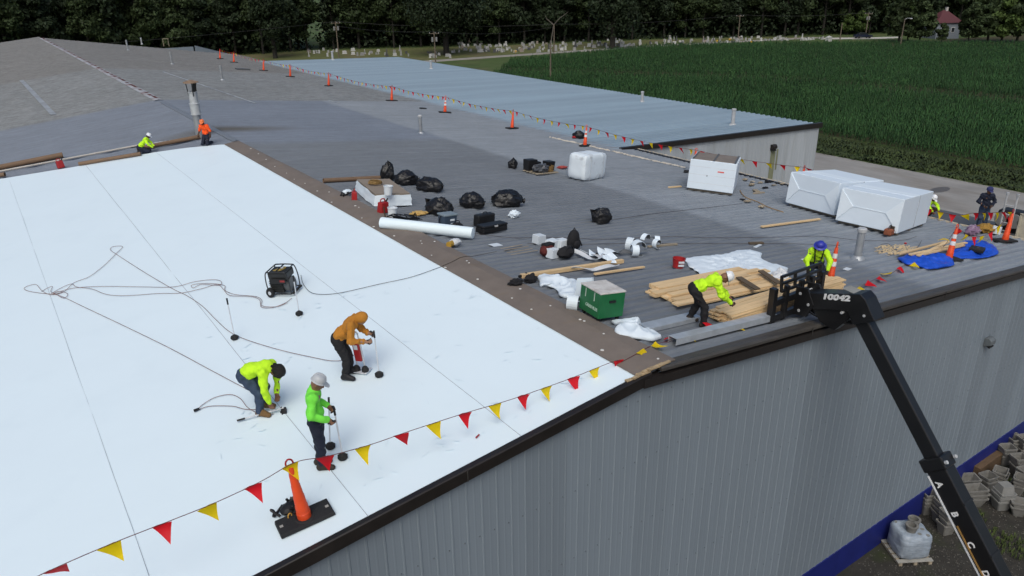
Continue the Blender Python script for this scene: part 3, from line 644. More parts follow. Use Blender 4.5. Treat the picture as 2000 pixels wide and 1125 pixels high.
def stone_mesh(kind, m):
    b = MB()
    if kind == 0:    # round-topped slab on a plinth
        prof_ = [(-.4, 0, .12), (.4, 0, .12), (.4, 0, .72)] + [(.4 * math.cos(a), 0, .72 + .16 * math.sin(a)) for a in [PI * i / 8 for i in range(1, 8)]] + [(-.4, 0, .72)]
        b.ext(prof_, (0, -.1, 0), (0, .1, 0)); b.box((0, 0, .06), (1., .34, .14))
    elif kind == 1:  # wide block
        b.box((0, 0, .42), (1.15, .24, .62)); b.box((0, 0, .06), (1.45, .42, .14)); b.box((0, 0, .75), (1.0, .2, .06))
    elif kind == 2:  # obelisk
        b.box((0, 0, .2), (.8, .8, .4)); b.box((0, 0, .55), (.55, .55, .3)); b.box((0, 0, 1.3), (.36, .36, 1.2), top=.65); b.add([(-.117, -.117, 1.9), (.117, -.117, 1.9), (.117, .117, 1.9), (-.117, .117, 1.9), (0, 0, 2.1)], [(0, 1, 4), (1, 2, 4), (2, 3, 4), (3, 0, 4)])
    else:            # plain upright slab
        b.box((0, 0, .5), (.55, .14, 1.0)); b.box((0, 0, .05), (.7, .3, .12))
    return b.mesh('headstone', m)
KN = ['round-topped', 'wide block', 'obelisk', 'plain slab']; MN = ['pale grey', 'white', 'dark', 'brown']
SM = {(a, c): stone_mesh(a, M_st[c]) for a in range(4) for c in range(4)}
rs = random.Random(11); cnt = 0
def stones(n, X0, X1, yf):
    global cnt
    for i in range(n):
        px_ = rs.uniform(X0, X1); ya, yb = yf(px_); p = on_g(px_, ya + (yb - ya) * rs.random() ** .8)
        row = round(p.y / 3.2) * 3.2; p.y = row + rs.uniform(-.4, .4)
        a = rs.choices(range(4), (5, 5, 1, 4))[0]; c = rs.choices(range(4), (6, 4, 2, 1))[0]
        o = link('headstone', SM[(a, c)], loc=p, rot=(rs.uniform(-.05, .05), rs.uniform(-.04, .04), -.15 + rs.uniform(-.25, .25)))
        k = rs.uniform(.5, .85); o.scale = (k, k, k * rs.uniform(.9, 1.2))
        tag(o, f'{MN[c]} {KN[a]} headstone in the cemetery beyond the road', 'headstone', f'{MN[c]} {KN[a]} headstones'); cnt += 1
stones(32, 600, 800, lambda x: (98, 112)); stones(118, 885, 1140, lambda x: (84, 104 - (x - 885) * .012)); stones(45, 1140, 1310, lambda x: (80, 95 - (x - 1140) * .04)); stones(84, 1300, 1600, lambda x: (74, 90 - (x - 1300) * .04)); stones(12, 840, 890, lambda x: (104, 116))
M_yel = mat('yellow flowers', (.6, .36, .03), .7)
for px_, py_ in [(1007, 104), (1400, 84), (1467, 85), (1425, 80)]:
    p = on_g(px_, py_); b = MB()
    for i in range(14): b.ell((random.uniform(-.3, .3), random.uniform(-.2, .2), random.uniform(.25, .6)), (.1, .1, .09), 6, 4)
    for i in range(6): b.cyl((0, 0, 0), (random.uniform(-.2, .2), random.uniform(-.15, .15), .4), .012, n=4)
    tag(b.build('flower_bunch', M_yel, loc=p), 'bunch of yellow flowers set among the headstones', 'flowers', 'yellow grave flowers')
p = on_g(1618, 81); b = MB(); b.box((0, 0, .5), (1.6, .8, 1.)); b.add([(-.9, -.5, 1.), (.9, -.5, 1.), (.9, .5, 1.), (-.9, .5, 1.), (0, 0, 1.4)], [(0, 1, 4), (1, 2, 4), (2, 3, 4), (3, 0, 4), (3, 2, 1, 0)]); tag(b.build('stone_vault', M_st[1], loc=p), 'white box-shaped tomb at the end of the cemetery', 'tomb')

# ================================================================== PEOPLE
def sdf_mesh(name, prims, h, k, m, wob=0., seed=0):
    """one continuous skin over tapered capsules ('c', a, b, ra, rb) and ellipsoids ('e', centre, radii, 3x3)"""
    lo = np.full(3, 9.); hi = np.full(3, -9.)
    for q in prims:
        r = max(q[3], q[4]) if q[0] == 'c' else max(q[2])
        for p in ((q[1], q[2]) if q[0] == 'c' else (q[1],)): lo = np.minimum(lo, np.array(p) - r); hi = np.maximum(hi, np.array(p) + r)
    lo -= 4 * h + k; hi += 4 * h + k; n = np.ceil((hi - lo) / h).astype(int) + 1
    D = np.full(n, 1.); ax = [lo[i] + h * np.arange(n[i]) for i in range(3)]
    for q in prims:
        r = (max(q[3], q[4]) if q[0] == 'c' else max(q[2])) + k * 1.5 + 2 * h
        ps = np.array([q[1], q[2]] if q[0] == 'c' else [q[1]])
        s = [slice(max(0, int((ps[:, i].min() - r - lo[i]) / h)), min(n[i], int((ps[:, i].max() + r - lo[i]) / h) + 2)) for i in range(3)]
        G = np.stack(np.meshgrid(*[ax[i][s[i]] for i in range(3)], indexing='ij'), -1)
        if q[0] == 'c':
            a, b_ = np.array(q[1]), np.array(q[2]); ab = b_ - a; t = np.clip((G - a) @ ab / max(ab @ ab, 1e-9), 0, 1)
            d = np.linalg.norm(G - a - t[..., None] * ab, axis=-1) - (q[3] + (q[4] - q[3]) * t)
        else:
            L = (G - np.array(q[1])) @ np.array(q[3]); rr = np.array(q[2]); k0 = np.linalg.norm(L / rr, axis=-1); k1 = np.linalg.norm(L / rr ** 2, axis=-1)
            d = k0 * (k0 - 1) / np.maximum(k1, 1e-6)
        a = D[tuple(s)]; hh = np.clip(.5 + .5 * (a - d) / k, 0, 1); D[tuple(s)] = a + (d - a) * hh - k * hh * (1 - hh)
    if wob:
        G = np.stack(np.meshgrid(*ax, indexing='ij'), -1); r = np.random.default_rng(seed)
        for _ in range(5):
            f = r.normal(size=3) * r.uniform(14, 34); D += wob * .5 * np.sin(G @ f + r.uniform(0, 6)) * np.sin(G @ (r.normal(size=3) * 9) + r.uniform(0, 6))
    I = D < 0; c = I[:-1, :-1, :-1].astype(np.int8) * 0; sh = np.array(D.shape) - 1
    def sub(A, o): return A[o[0]:o[0] + sh[0], o[1]:o[1] + sh[1], o[2]:o[2] + sh[2]]
    cn = [(i, j, l) for i in (0, 1) for j in (0, 1) for l in (0, 1)]
    for o in cn: c += sub(I, o)
    act = np.argwhere((c > 0) & (c < 8)); idx = -np.ones(tuple(sh), int); idx[tuple(act.T)] = np.arange(len(act))
    acc = np.zeros((len(act), 3)); cntv = np.zeros(len(act))
    for a in cn:
        for axi in range(3):
            if a[axi]: continue
            b_ = list(a); b_[axi] = 1
            da = D[tuple((act + a).T)]; db = D[tuple((act + b_).T)]; x = (da < 0) != (db < 0)
            t = np.where(x, da / np.where(x, da - db, 1), 0); p = np.array(a)[None, :] + 0. ; p = np.repeat(p, len(act), 0); p[:, axi] += t
            acc += p * x[:, None]; cntv += x
    V = lo + h * (act + acc / np.maximum(cntv, 1)[:, None]); F = []
    for axi in range(3):
        o2 = [slice(None)] * 3; o1 = [slice(None)] * 3; o1[axi] = slice(0, -1); o2[axi] = slice(1, None)
        A_, B_ = I[tuple(o1)], I[tuple(o2)]; u, v = [(1, 2), (2, 0), (0, 1)][axi]
        e = np.argwhere(A_ != B_); sgn = A_[tuple(e.T)]
        def cell(du, dv): q = e.copy(); q[:, u] -= du; q[:, v] -= dv; return idx[tuple(q.T)]
        Q = np.stack([cell(1, 1), cell(0, 1), cell(0, 0), cell(1, 0)], 1); Q[~sgn] = Q[~sgn][:, ::-1]; F.append(Q)
    me = np_mesh(name, V, np.concatenate(F), m); me.polygons.foreach_set('use_smooth', [True] * len(me.polygons)); return me
def unit(v): v = np.array(v, float); return v / max(np.linalg.norm(v), 1e-9)
SKIN = {'brown': mat('brown skin', (.21, .105, .062), .55, var=.08), 'tan': mat('tan skin', (.30, .165, .105), .55, var=.08), 'deep': mat('deep brown skin', (.075, .04, .026), .55, var=.08)}
M_hair = mat('black hair', (.01, .009, .008), .7, var=.3, scale=30, bump=.8, bscale=60)
M_glove = mat('dark work glove', (.02, .02, .022), .8, var=.3, scale=20)
def hand_prims(w, hd, pn, curl=.7, s=1.):
    """palm, four unequal fingers with bent knuckles and a thumb from the side of the palm"""
    w, hd, pn = np.array(w), unit(hd), unit(pn); pn = unit(pn - hd * (pn @ hd)); sd_ = np.cross(hd, pn); out = []
    k0 = w + hd * .085 * s
    for j, ln in ((-1.5, .07), (-.5, .082), (.5, .078), (1.5, .062)):
        b = k0 + sd_ * j * .0235 * s; out.append(('c', w + hd * .012 + sd_ * j * .012, b, .016 * s, .0125 * s))
        d1 = unit(hd * math.cos(curl) + pn * math.sin(curl) + sd_ * j * .10); d2 = unit(hd * math.cos(curl * 2.3) + pn * math.sin(curl * 2.3) + sd_ * j * .06)
        m_ = b + d1 * ln * .52 * s; out += [('c', b, m_, .0098 * s, .009 * s), ('c', m_, m_ + d2 * ln * .5 * s, .009 * s, .0075 * s)]
    t0 = w + hd * .03 * s + sd_ * -.034 * s; t1 = t0 + (hd * .5 - sd_ * .6 + pn * .45) * .05 * s; out += [('c', t0, t1, .013 * s, .0105 * s), ('c', t1, t1 + unit(hd * .8 + pn * .7) * .034 * s, .0105 * s, .0085 * s)]
    return out
def person(label, loc, head, J, shirt, pants, boots, hat=None, hatcol=None, skin='brown', gloves=False, look=(1, 0, -.5), grid=.0105, hood=False, sleeves=1., hair=False, cuff=None, seed=0, harness=False, extra=None, k=1.):
    """J gives joints in (forward, left, up) metres from the feet; loc is where the feet or knees rest"""
    g = lambda n: np.array(J[n], float)
    t = thing('person', label, 'person', loc, (0, 0, head)); hp, ch, nk, hdp = g('hip'), g('chest'), g('neck'), g('head')
    sp = unit(nk - hp); lf = np.array([0, 1., 0])
    if 'twist' in J: lf = unit(J['twist'])
    fw = unit(np.cross(lf, sp)); lf = np.cross(sp, fw)
    shs = [nk - sp * .05 + lf * s * .175 for s in (1, -1)]; hips = [hp + np.array([0, 1., 0]) * s * .095 - np.array([0, 0, .03]) for s in (1, -1)]
    F3 = np.stack([fw, lf, sp], 1)
    lk = unit(look); upv = unit(hdp - nk); lk = unit(lk - upv * (lk @ upv)); HF = np.stack([lk, np.cross(upv, lk), upv], 1)
    body = [('e', hdp, (.098, .078, .118), HF), ('c', hdp + lk * .05 - upv * .055, hdp + lk * .055 - upv * .085, .05, .036), ('c', nk - sp * .04, hdp - upv * .05, .058, .054),
            ('c', hdp + lk * .1 + upv * .012, hdp + lk * .118 - upv * .03, .010, .015), ('c', hdp + lk * .088 + upv * .03 + HF[:, 1] * .035, hdp + lk * .088 + upv * .03 - HF[:, 1] * .035, .013, .013), ('c', hdp + lk * .094 - upv * .062 + HF[:, 1] * .02, hdp + lk * .094 - upv * .062 - HF[:, 1] * .02, .008, .008)]
    for s in (1, -1): body.append(('c', hdp + HF[:, 1] * s * .078 + upv * .02, hdp + HF[:, 1] * s * .082 - upv * .025, .014, .011))
    tor = [('e', (nk * .62 + ch * .38) - sp * .02, (.108, .168, .16), F3), ('e', ch * .55 + hp * .45, (.105, .14, .19), F3), ('c', shs[0], shs[1], .068, .068)]
    pel = [('e', hp, (.125, .165, .13), F3)]
    arms, hands, legs, feet = [], [], [], []
    for i, s in enumerate('LR'):
        e, w_ = g('elb' + s), g('wri' + s); arms += [('c', shs[i], e, .058, .046), ('c', e, w_, .045, .031)]
        hd_ = J.get('hd' + s, w_ - e); pn_ = J.get('pn' + s, (0, -1 if s == 'L' else 1, 0)); hands += [('c', e * .25 + w_ * .75, w_, .034, .028)] + hand_prims(w_, hd_, pn_, J.get('curl', .7))
        kn, an = g('kne' + s), g('ank' + s); legs += [('c', hips[i], kn, .088, .06), ('c', kn, kn * .6 + an * .4, .058, .058), ('c', kn * .6 + an * .4, an, .056, .042)]
        to = J.get('toe' + s, an + np.array([.17, .02 * (1 if s == 'L' else -1), -.055])); to = np.array(to, float); hl = J.get('heel' + s, an + np.array([-.04, 0, -.045])); feet += [('c', an + np.array([0, 0, .02]), hl, .05, .043), ('c', hl, to, .042, .036), ('c', an, to * .7 + an * .3, .05, .034)]
    def inf(pr, d, top=1.): return [('c', q[1], q[2], q[3] + d, q[4] + d) if q[0] == 'c' else ('e', q[1], tuple(x + d for x in q[2]), q[3]) for q in pr]
    link('body', sdf_mesh('body', body + tor + pel + arms + hands + legs + feet, grid, .022, SKIN[skin]), t)
    link('shirt' if not hood else 'hoodie', sdf_mesh('shirt', inf(tor, .018) + inf([('e', ch * .3 + hp * .7 + sp * .03, (.115, .155, .15), F3)], .02) + [q for i in (0, 1) for q in (inf([arms[2 * i]], .018) + (inf([('c', arms[2 * i + 1][1], arms[2 * i + 1][1] + (arms[2 * i + 1][2] - arms[2 * i + 1][1]) * .88, .045, .034)], .016) if sleeves > .6 else []))]
                                  + inf([('c', nk - sp * .05, nk - sp * .0, .07, .062)], .012), grid * 1.1, .04, shirt, .016, seed), t)
    link('trousers', sdf_mesh('trousers', inf(pel, .014) + inf(legs, .020), grid * 1.1, .03, pants, .014, seed + 3), t)
    for i in (0, 1): link('boot', sdf_mesh('boot', inf(feet[3 * i:3 * i + 3], .012), grid, .02, boots), t)
    if gloves:
        n_ = len(hands) // 2
        for i in (0, 1): link('glove', sdf_mesh('glove', inf(hands[i * n_:(i + 1) * n_], .004), grid * .8, .008, M_glove), t)
    b = MB()
    for s in (1, -1): b.ell(hdp + lk * .09 + HF[:, 1] * s * .032 + upv * .01, (.012, .012, .009), 8, 5)
    b.build('eyes', mat('dark eyes', (.02, .015, .012), .3), t)
    HM = Matrix(HF.tolist())
    if hair:
        r = np.random.default_rng(4); pr = [('e', hdp + upv * .03 - lk * .02, (.118, .108, .125), HF)]
        for i in range(46):
            d = unit(r.normal(size=3) + np.array([-.3, 0, .9])); pr.append(('e', hdp + HF @ (d * np.array([.115, .105, .13])) , (.028, .028, .028), HF))
        link('hair', sdf_mesh('hair', pr[:1] + [q for q in pr[1:] if (HF.T @ (q[1] - hdp))[0] < .075 or (HF.T @ (q[1] - hdp))[2] > .07], .009, .01, M_hair, .004), t)
    elif not hat and not hood:
        link('hair', sdf_mesh('hair', [('e', hdp + upv * .03 - lk * .015, (.098, .086, .105), HF)], .01, .01, M_hair), t)
    if hood:
        link('hood', sdf_mesh('hood', [('e', hdp + upv * .012 - lk * .028, (.118, .105, .135), HF), ('c', nk - sp * .03 - fw * .04, hdp - upv * .06 - lk * .03, .088, .085)], .011, .03, shirt, .004, seed), t)
    if hat in ('hard', 'brim', 'cap'):
        b = MB(); c0 = hdp + upv * .05
        prof_ = [(.119, 0), (.118, .03), (.110, .07), (.09, .10), (.056, .118), (.0, .125)]
        b.lathe(prof_, 22, (0, 0, 0), cap=False)
        if hat == 'brim':
            b.lathe([(.117, .012), (.165, -.01), (.166, -.018), (.117, -.002)], 24, cap=False)
        elif hat == 'hard':
            b.lathe([(.118, .01), (.130, -.002), (.130, -.01), (.116, -.004)], 22, cap=False); b.add([(.11 + .0 * i, y_, 0) for i, y_ in ((0, -.09), (0, .09))] + [(.19, .05, -.018), (.205, 0, -.02), (.19, -.05, -.018)], [(0, 1, 2, 3, 4)]); b.add([(.11, -.09, -.008), (.11, .09, -.008), (.19, .05, -.026), (.205, 0, -.028), (.19, -.05, -.026)], [(4, 3, 2, 1, 0)])
            b.tube([(.11, 0, .05), (.075, 0, .112), (0, 0, .128), (-.075, 0, .112), (-.11, 0, .05)], .013, 6)
        else:
            b.add([(.11, -.08, .012), (.11, .08, .012), (.2, .05, -.005), (.215, 0, -.008), (.2, -.05, -.005)], [(0, 1, 2, 3, 4)]); b.add([(.11, -.08, .004), (.11, .08, .004), (.2, .05, -.013), (.215, 0, -.016), (.2, -.05, -.013)], [(4, 3, 2, 1, 0)])
        o = b.build('hard_hat' if hat != 'cap' else 'cap', hatcol, t, smooth=True); o.matrix_local = Matrix.Translation(c0) @ HM.to_4x4()
    if harness:
        b = MB(); mf = Matrix(F3.tolist())
        for s in (1, -1):
            b.tube(spline([hp + fw * .14 + lf * s * .09, ch + fw * .155 + lf * s * .08, nk + fw * .09 + lf * s * .1 - sp * .02, nk + lf * s * .11 + sp * .05, nk - fw * .12 + lf * s * .07 - sp * .06, ch - fw * .17, hp - fw * .15 + lf * s * .08], 4), .019, 6)
        b.tube([ch + fw * .17 + lf * .09, ch + fw * .18 - lf * .09], .018, 6); b.tube([hp + sp * .1 + (fw * math.cos(a) * .155 + lf * math.sin(a) * .19) for a in [2 * PI * i / 16 for i in range(16)]], .02, 6, closed=True)
        b.build('harness', mat('black webbing', (.012, .012, .013), .7), t)
    t.scale = (k, k, k); return t
CL = dict(bump=1., bscale=11, var=.12, scale=5); M_hv = mat('fluorescent yellow cloth', (.50, .84, .02), .8, **CL); M_hg = mat('fluorescent green cloth', (.19, .80, .07), .8, **CL); M_ho = mat('fluorescent orange cloth', (.95, .10, .012), .8, **CL)
M_mus = mat('mustard fleece', (.40, .165, .02), .85, **CL); M_navy = mat('navy cloth', (.012, .016, .032), .85, bump=1., bscale=11); M_jean = mat('blue denim', (.035, .055, .10), .85, var=.35, scale=6, bump=1., bscale=11); M_blk = mat('black cloth', (.012, .012, .014), .85, var=.2, scale=8)
M_boot = mat('tan work boot', (.16, .09, .035), .8, var=.3, scale=12); M_bootd = mat('dark brown shoe', (.035, .025, .018), .7, var=.3, scale=10); M_shoe = mat('black shoe', (.012, .012, .014), .6)
M_hw = mat('white helmet shell', (.74, .76, .78), .3, var=.03); M_hsil = mat('silver grey helmet shell', (.42, .44, .46), .3, var=.05); M_hb = mat('royal blue helmet shell', (.03, .04, .34), .35, var=.05); M_hor = mat('orange helmet shell', (.8, .2, .06), .35, var=.05)
def at(px_, py_, dz=0.): p = rp(px_, py_); p.z += dz; return p
MZ = .03
# standing man in green holding a pole
p = at(629, 914, MZ)
person('standing worker in bright green shirt and silver hard hat, looking down at his pole', p, hdg(8),
       dict(hip=(0, 0, .94), chest=(.0, 0, 1.2), neck=(.02, 0, 1.46), head=(.10, 0, 1.60), elbL=(-.06, .28, 1.18), wriL=(.20, .22, 1.02), elbR=(-.02, -.30, 1.16), wriR=(.24, -.2, 1.02),
            kneL=(.02, .09, .5), kneR=(.03, -.08, .5), ankL=(-.04, .08, .09), ankR=(.02, -.08, .09), hdL=(.7, 0, -.7), hdR=(.6, 0, -.8), curl=.9), M_hg, M_navy, M_bootd, 'hard', M_hsil, 'brown', True, (.75, 0, -.75), seed=1)
# bent-over man in yellow reaching to the cord
p = at(515, 806, MZ)
person('bareheaded worker with curly black hair bent double in fluorescent yellow shirt and jeans', p, hdg(-12),
       dict(hip=(-.24, .0, .76), chest=(.02, 0, .93), neck=(.26, 0, .92), head=(.40, 0, .88), elbL=(.22, .26, .60), wriL=(.22, .16, .30), elbR=(.24, -.24, .58), wriR=(.24, -.12, .26),
            kneL=(.03, .12, .44), kneR=(.05, -.11, .44), ankL=(-.05, .14, .09), ankR=(.02, -.13, .09), hdL=(.1, -.1, -1), hdR=(.1, .1, -1), curl=.5), M_hv, M_jean, M_boot, None, None, 'brown', False, (.55, -.1, -.8), hair=True, seed=2, k=1.05)
# man in mustard hoodie working the welder
p = at(684, 738, MZ)
person('worker in mustard hooded sweatshirt and black trousers leaning over a red welder', p, hdg(-8),
       dict(hip=(-.16, 0, .86), chest=(.0, 0, 1.08), neck=(.22, 0, 1.26), head=(.36, 0, 1.31), elbL=(.24, .24, .98), wriL=(.44, .1, .95), elbR=(.20, -.26, .94), wriR=(.44, -.1, .86),
            kneL=(-.02, .10, .46), kneR=(.0, -.10, .46), ankL=(-.02, .14, .09), ankR=(-.05, -.12, .09), curl=.9, hdL=(1, 0, -.1), hdR=(1, 0, .1)), M_mus, M_blk, M_shoe, None, None, 'tan', True, (.6, 0, -.8), hood=True, seed=3)
# two kneeling at the far edge of the membrane
def kneel(lean, sit): return dict(hip=(-.10 - sit * .2, 0, .52 - sit * .22), chest=(-.04 + lean * .1, 0, .80 - sit * .2), neck=(.0 + lean * .32, 0, 1.04 - sit * .25 - lean * .1), head=(.05 + lean * .42, 0, 1.19 - sit * .25 - lean * .1), kneL=(.16, .13, .09), kneR=(.16, -.13, .09), ankL=(-.26, .12, .09), ankR=(-.26, -.12, .09),
        toeL=(-.40, .12, .06), toeR=(-.40, -.12, .06), heelL=(-.30, .12, .10), heelR=(-.30, -.12, .10))
J = kneel(.5, 1.); J.update(elbL=(.26, .24, .50), wriL=(.42, .12, .30), elbR=(.24, -.24, .48), wriR=(.42, -.1, .28))
person('kneeling worker in yellow shirt and white hard hat beside the cardboard tubes', at(286, 299, MZ), hdg(10), J, M_hv, M_navy, M_shoe, 'hard', M_hw, 'deep', True, (.8, 0, -.5), .013, seed=4, k=.85)
J = kneel(.05, .0); J.update(elbL=(-.02, .30, .74), wriL=(.05, .33, .52), elbR=(-.02, -.30, .74), wriR=(.06, -.36, .52))
person('kneeling worker in fluorescent orange shirt and orange hard hat by the tall stack', at(404, 284, MZ), hdg(-100), J, M_ho, M_navy, M_shoe, 'hard', M_hor, 'deep', False, (.9, .25, -.2), .013, sleeves=.5, seed=5, k=.88)
# lifting timber at the fork
person('worker in yellow shirt and white hard hat stooping to grip the timber bundle', at(1370, 634, .01), hdg(-6),
       dict(hip=(-.22, 0, .86), chest=(.02, 0, 1.0), neck=(.28, 0, 1.10), head=(.42, 0, 1.14), elbL=(.36, .24, .82), wriL=(.56, .16, .62), elbR=(.34, -.26, .80), wriR=(.58, -.12, .58),
            kneL=(-.08, .12, .48), kneR=(.02, -.12, .46), ankL=(-.26, .14, .09), ankR=(.02, -.14, .09), curl=1.), M_hv, M_blk, M_bootd, 'hard', M_hw, 'brown', True, (.6, -.2, -.7), seed=6)
person('worker in yellow shirt, black harness and royal blue brimmed helmet behind the forks', Vector((17.5, 10.95, zr(17.5))), hdg(-105),
       dict(hip=(-.16, 0, .52), chest=(-.06, 0, .76), neck=(.06, 0, .98), head=(.13, 0, 1.10), elbL=(.16, .29, .72), wriL=(.34, .24, .50), elbR=(.16, -.29, .70), wriR=(.36, -.22, .48),
            kneL=(.26, .16, .50), kneR=(.26, -.16, .50), ankL=(-.04, .17, .09), ankR=(-.04, -.17, .09), curl=.9, hdL=(.6, 0, -.7), hdR=(.6, 0, -.7)), M_hv, M_navy, M_bootd, 'brim', M_hb, 'deep', True, (.8, -.2, -.5), harness=True, seed=7)
P9Y = 15.12
PD = 6.95      # deck height of the lift platform outside the eave
q = on_x(1914, 449, 31.75); q.z = PD
person('man in dark hooded top and blue cap standing on the lift platform past the eave', q, hdg(-105),
       dict(hip=(0, 0, .92), chest=(.0, 0, 1.18), neck=(.02, 0, 1.45), head=(.06, 0, 1.60), elbL=(-.02, .30, 1.16), wriL=(.2, .16, 1.04), elbR=(.02, -.30, 1.16), wriR=(.22, -.12, 1.02),
            kneL=(.02, .1, .5), kneR=(.02, -.1, .5), ankL=(-.02, .11, .09), ankR=(-.02, -.11, .09), curl=.9), M_navy, M_jean, M_shoe, 'cap', mat('blue cap cloth', (.03, .035, .12), .8), 'brown', True, (.9, .2, -.25), .013, seed=8)
person('worker in yellow vest half hidden behind the wrapped insulation pallet', Vector((31.5, P9Y, PD)), hdg(-60),
       dict(hip=(-.08, 0, .42), chest=(.02, 0, .62), neck=(.12, 0, .80), head=(.2, 0, .90), elbL=(.26, .28, .58), wriL=(.40, .2, .4), elbR=(.26, -.28, .58), wriR=(.40, -.2, .4),
            kneL=(.30, .12, .44), kneR=(.30, -.12, .44), ankL=(.0, .13, .09), ankR=(.0, -.13, .09)), M_hv, M_bootd, M_shoe, 'hard', M_hw, 'brown', False, (.7, 0, -.6), .014, seed=9)

# ================================================================== THINGS ON THE ROOF
def dpx(p): return (p - Vector((0, 0, CH))).length / FPX          # metres per pixel at a place
def put(name, me, label, cat, px_, py_, rz=0., dz=0., group=None, sc=None, bevel=0., up=False):
    p = rp(px_, py_); p.z += dz + (MZ if p.x < 9.1 else 0)
    o = link(name, me, loc=p, rot=(0, 0, rz) if up else sloperot(p.x, rz), bevel=bevel)
    if sc: o.scale = sc
    return tag(o, label, cat, group)
def at_roof(name, label, cat, px_, py_, rz=0., dz=0., group=None, up=False):
    p = rp(px_, py_); p.z += dz + (MZ if p.x < 9.1 else 0)
    return thing(name, label, cat, p, (0, 0, rz) if up else sloperot(p.x, rz), group)
M_wrap = mat('white plastic wrap', (.67, .755, .83), .42, var=.03, scale=2, bump=.25, bscale=5, ov=0.)
M_wrapd = mat('dull white wrap', (.58, .6, .62), .5, var=.08, scale=2, bump=.35, bscale=6)
M_bag = mat('black bag plastic', (.008, .008, .009), .4, var=.3, scale=5, bump=1., bscale=7, spec=.4)
M_timber = mat('fresh sawn timber', (.66, .475, .265), .75, var=.16, scale=2.5, stretch=(.5, 6, 6), ov=.14, dirt=((.40, .25, .12), 1.8, .58, .5))
M_tube = mat('brown cardboard', (.17, .11, .07), .8, var=.15, scale=4); M_red = mat('red plastic', (.34, .018, .02), .4, var=.1); M_black = mat('black plastic', (.012, .012, .013), .5, var=.25); M_bmetal = mat('black painted steel', (.012, .012, .013), .35, var=.3, scale=3, spec=.5)
M_white = mat('white plastic', (.64, .69, .73), .4, var=.05); M_orange = mat('orange cone plastic', (.72, .075, .018), .45, var=.12, scale=3, dirt=((.4, .06, .03), 4, .55, .5)); M_rub = mat('black rubber base', (.018, .018, .019), .8, var=.3, scale=6, bump=.3)
M_refl = mat('white reflective band', (.72, .72, .72), .35); M_steel = mat('bright steel', (.58, .6, .63), .35, metal=.25); M_cyan = mat('slate blue plastic', (.05, .075, .11), .5); M_grn = mat('green job box paint', (.012, .13, .045), .42, var=.12, scale=4, dirt=((.03, .05, .03), 3, .58, .6))
M_rag = mat('white cloth sheet', (.68, .76, .82), .7, var=.04, scale=3, bump=1., bscale=5); M_tarp = mat('blue tarpaulin', (.012, .075, .50), .45, var=.2, scale=4, bump=1., bscale=5); M_rope = mat('tan rope', (.28, .18, .08), .9, var=.2)
M_grey = mat('grey strip backing', (.09, .095, .1), .6, var=.2)

# ---- delineator cones
def cone_parts(t, bands=False, rz=0., wide=True):
    b = MB(); b.box((0, 0, .035), (.86, .40, .07), rz=rz, top=.97); 
    if wide: b.lathe([(.17, .07), (.16, .085), (.13, .085)], 20, cap=False)
    b.build('base', M_rub, t, bevel=.014)
    if wide: 
        for s in (-1, 1): MB().box((.36 * s * math.cos(rz), .36 * s * math.sin(rz), .071), (.05, .05, .01), rz=rz).build('grip_slot', mat('pale dirt', (.3, .29, .27), .8), t)
    prof_ = [(.108, .07), (.108, .17), (.102, .175), (.097, .30), (.091, .31), (.085, .48), (.079, .49), (.07, .68), (.065, .69), (.056, .88), (.051, .89), (.044, 1.0), (.032, 1.02)]
    b = MB(); b.lathe(prof_, 18); bo = b.build('post', M_orange, t, smooth=True)
    if bands:
        for z, r in ((.50, .081), (.72, .066)): MB().lathe([(r + .003, z), (r - .006, z + .13)], 18, cap=False).build('reflective_band', M_refl, bo)
    pts = [(.0 + .055 * math.cos(a), 0, 1.09 + .075 * math.sin(a)) for a in [2 * PI * i / 14 for i in range(14)]]
    MB().tube([Vector(q) for q in pts], .014, 7, closed=True).build('handle_loop', M_red if not bands else M_orange, t); return t
BEH = [((430, 115), 0, 'orange cone topmost of the row climbing the brown roof'), ((457, 122), 0, 'orange cone second from the top of the brown roof row'), ((515, 138), 0, 'orange cone with a pale base beside the brown roof edge'), ((567, 150), 0, 'orange cone on brown roof near the pale roof corner'),
       ((642, 168), 0, 'orange cone at the edge between brown roof and pale roof'), ((765, 197), 0, 'orange cone where the brown roof meets the grey bay'), ((869, 220), 1, 'orange cone with white bands by the black disc'), ((1000, 251), 0, 'orange cone on the grey roof beside the pale annex roof'),
       ((1142, 285), 1, 'orange cone in front of the small black bag with red rag'), ((1353, 337), 1, 'white banded orange cone behind the white banded stack'), ((1562, 374), 0, 'orange cone behind the far wrapped insulation pallet'),
       ((1852, 508), 1, 'white banded orange cone between the two blue tarps'), ((1962, 471), 0, 'tilted orange cone on a black base near the lift'), ((1619, 553), 1, 'white banded orange cone behind the man in blue helmet')]
for (px_, py_), bd, lb in BEH:
    t = at_roof('warning_cone', lb, 'cone', px_, py_, random.uniform(-.4, .4), group='orange roof cones'); cone_parts(t, bool(bd), random.uniform(-.5, .5), False)
def top_of(px_, py_): p = rp(px_, py_); R_ = sloperot(p.x, 0).to_matrix(); return p + R_ @ Vector((0, 0, 1.08))
t = at_roof('warning_cone', 'big orange cone with red loop on a black base at the membrane edge', 'cone', 597, 1018, math.radians(-4), group='orange roof cones'); cone_parts(t, False, .0, True)
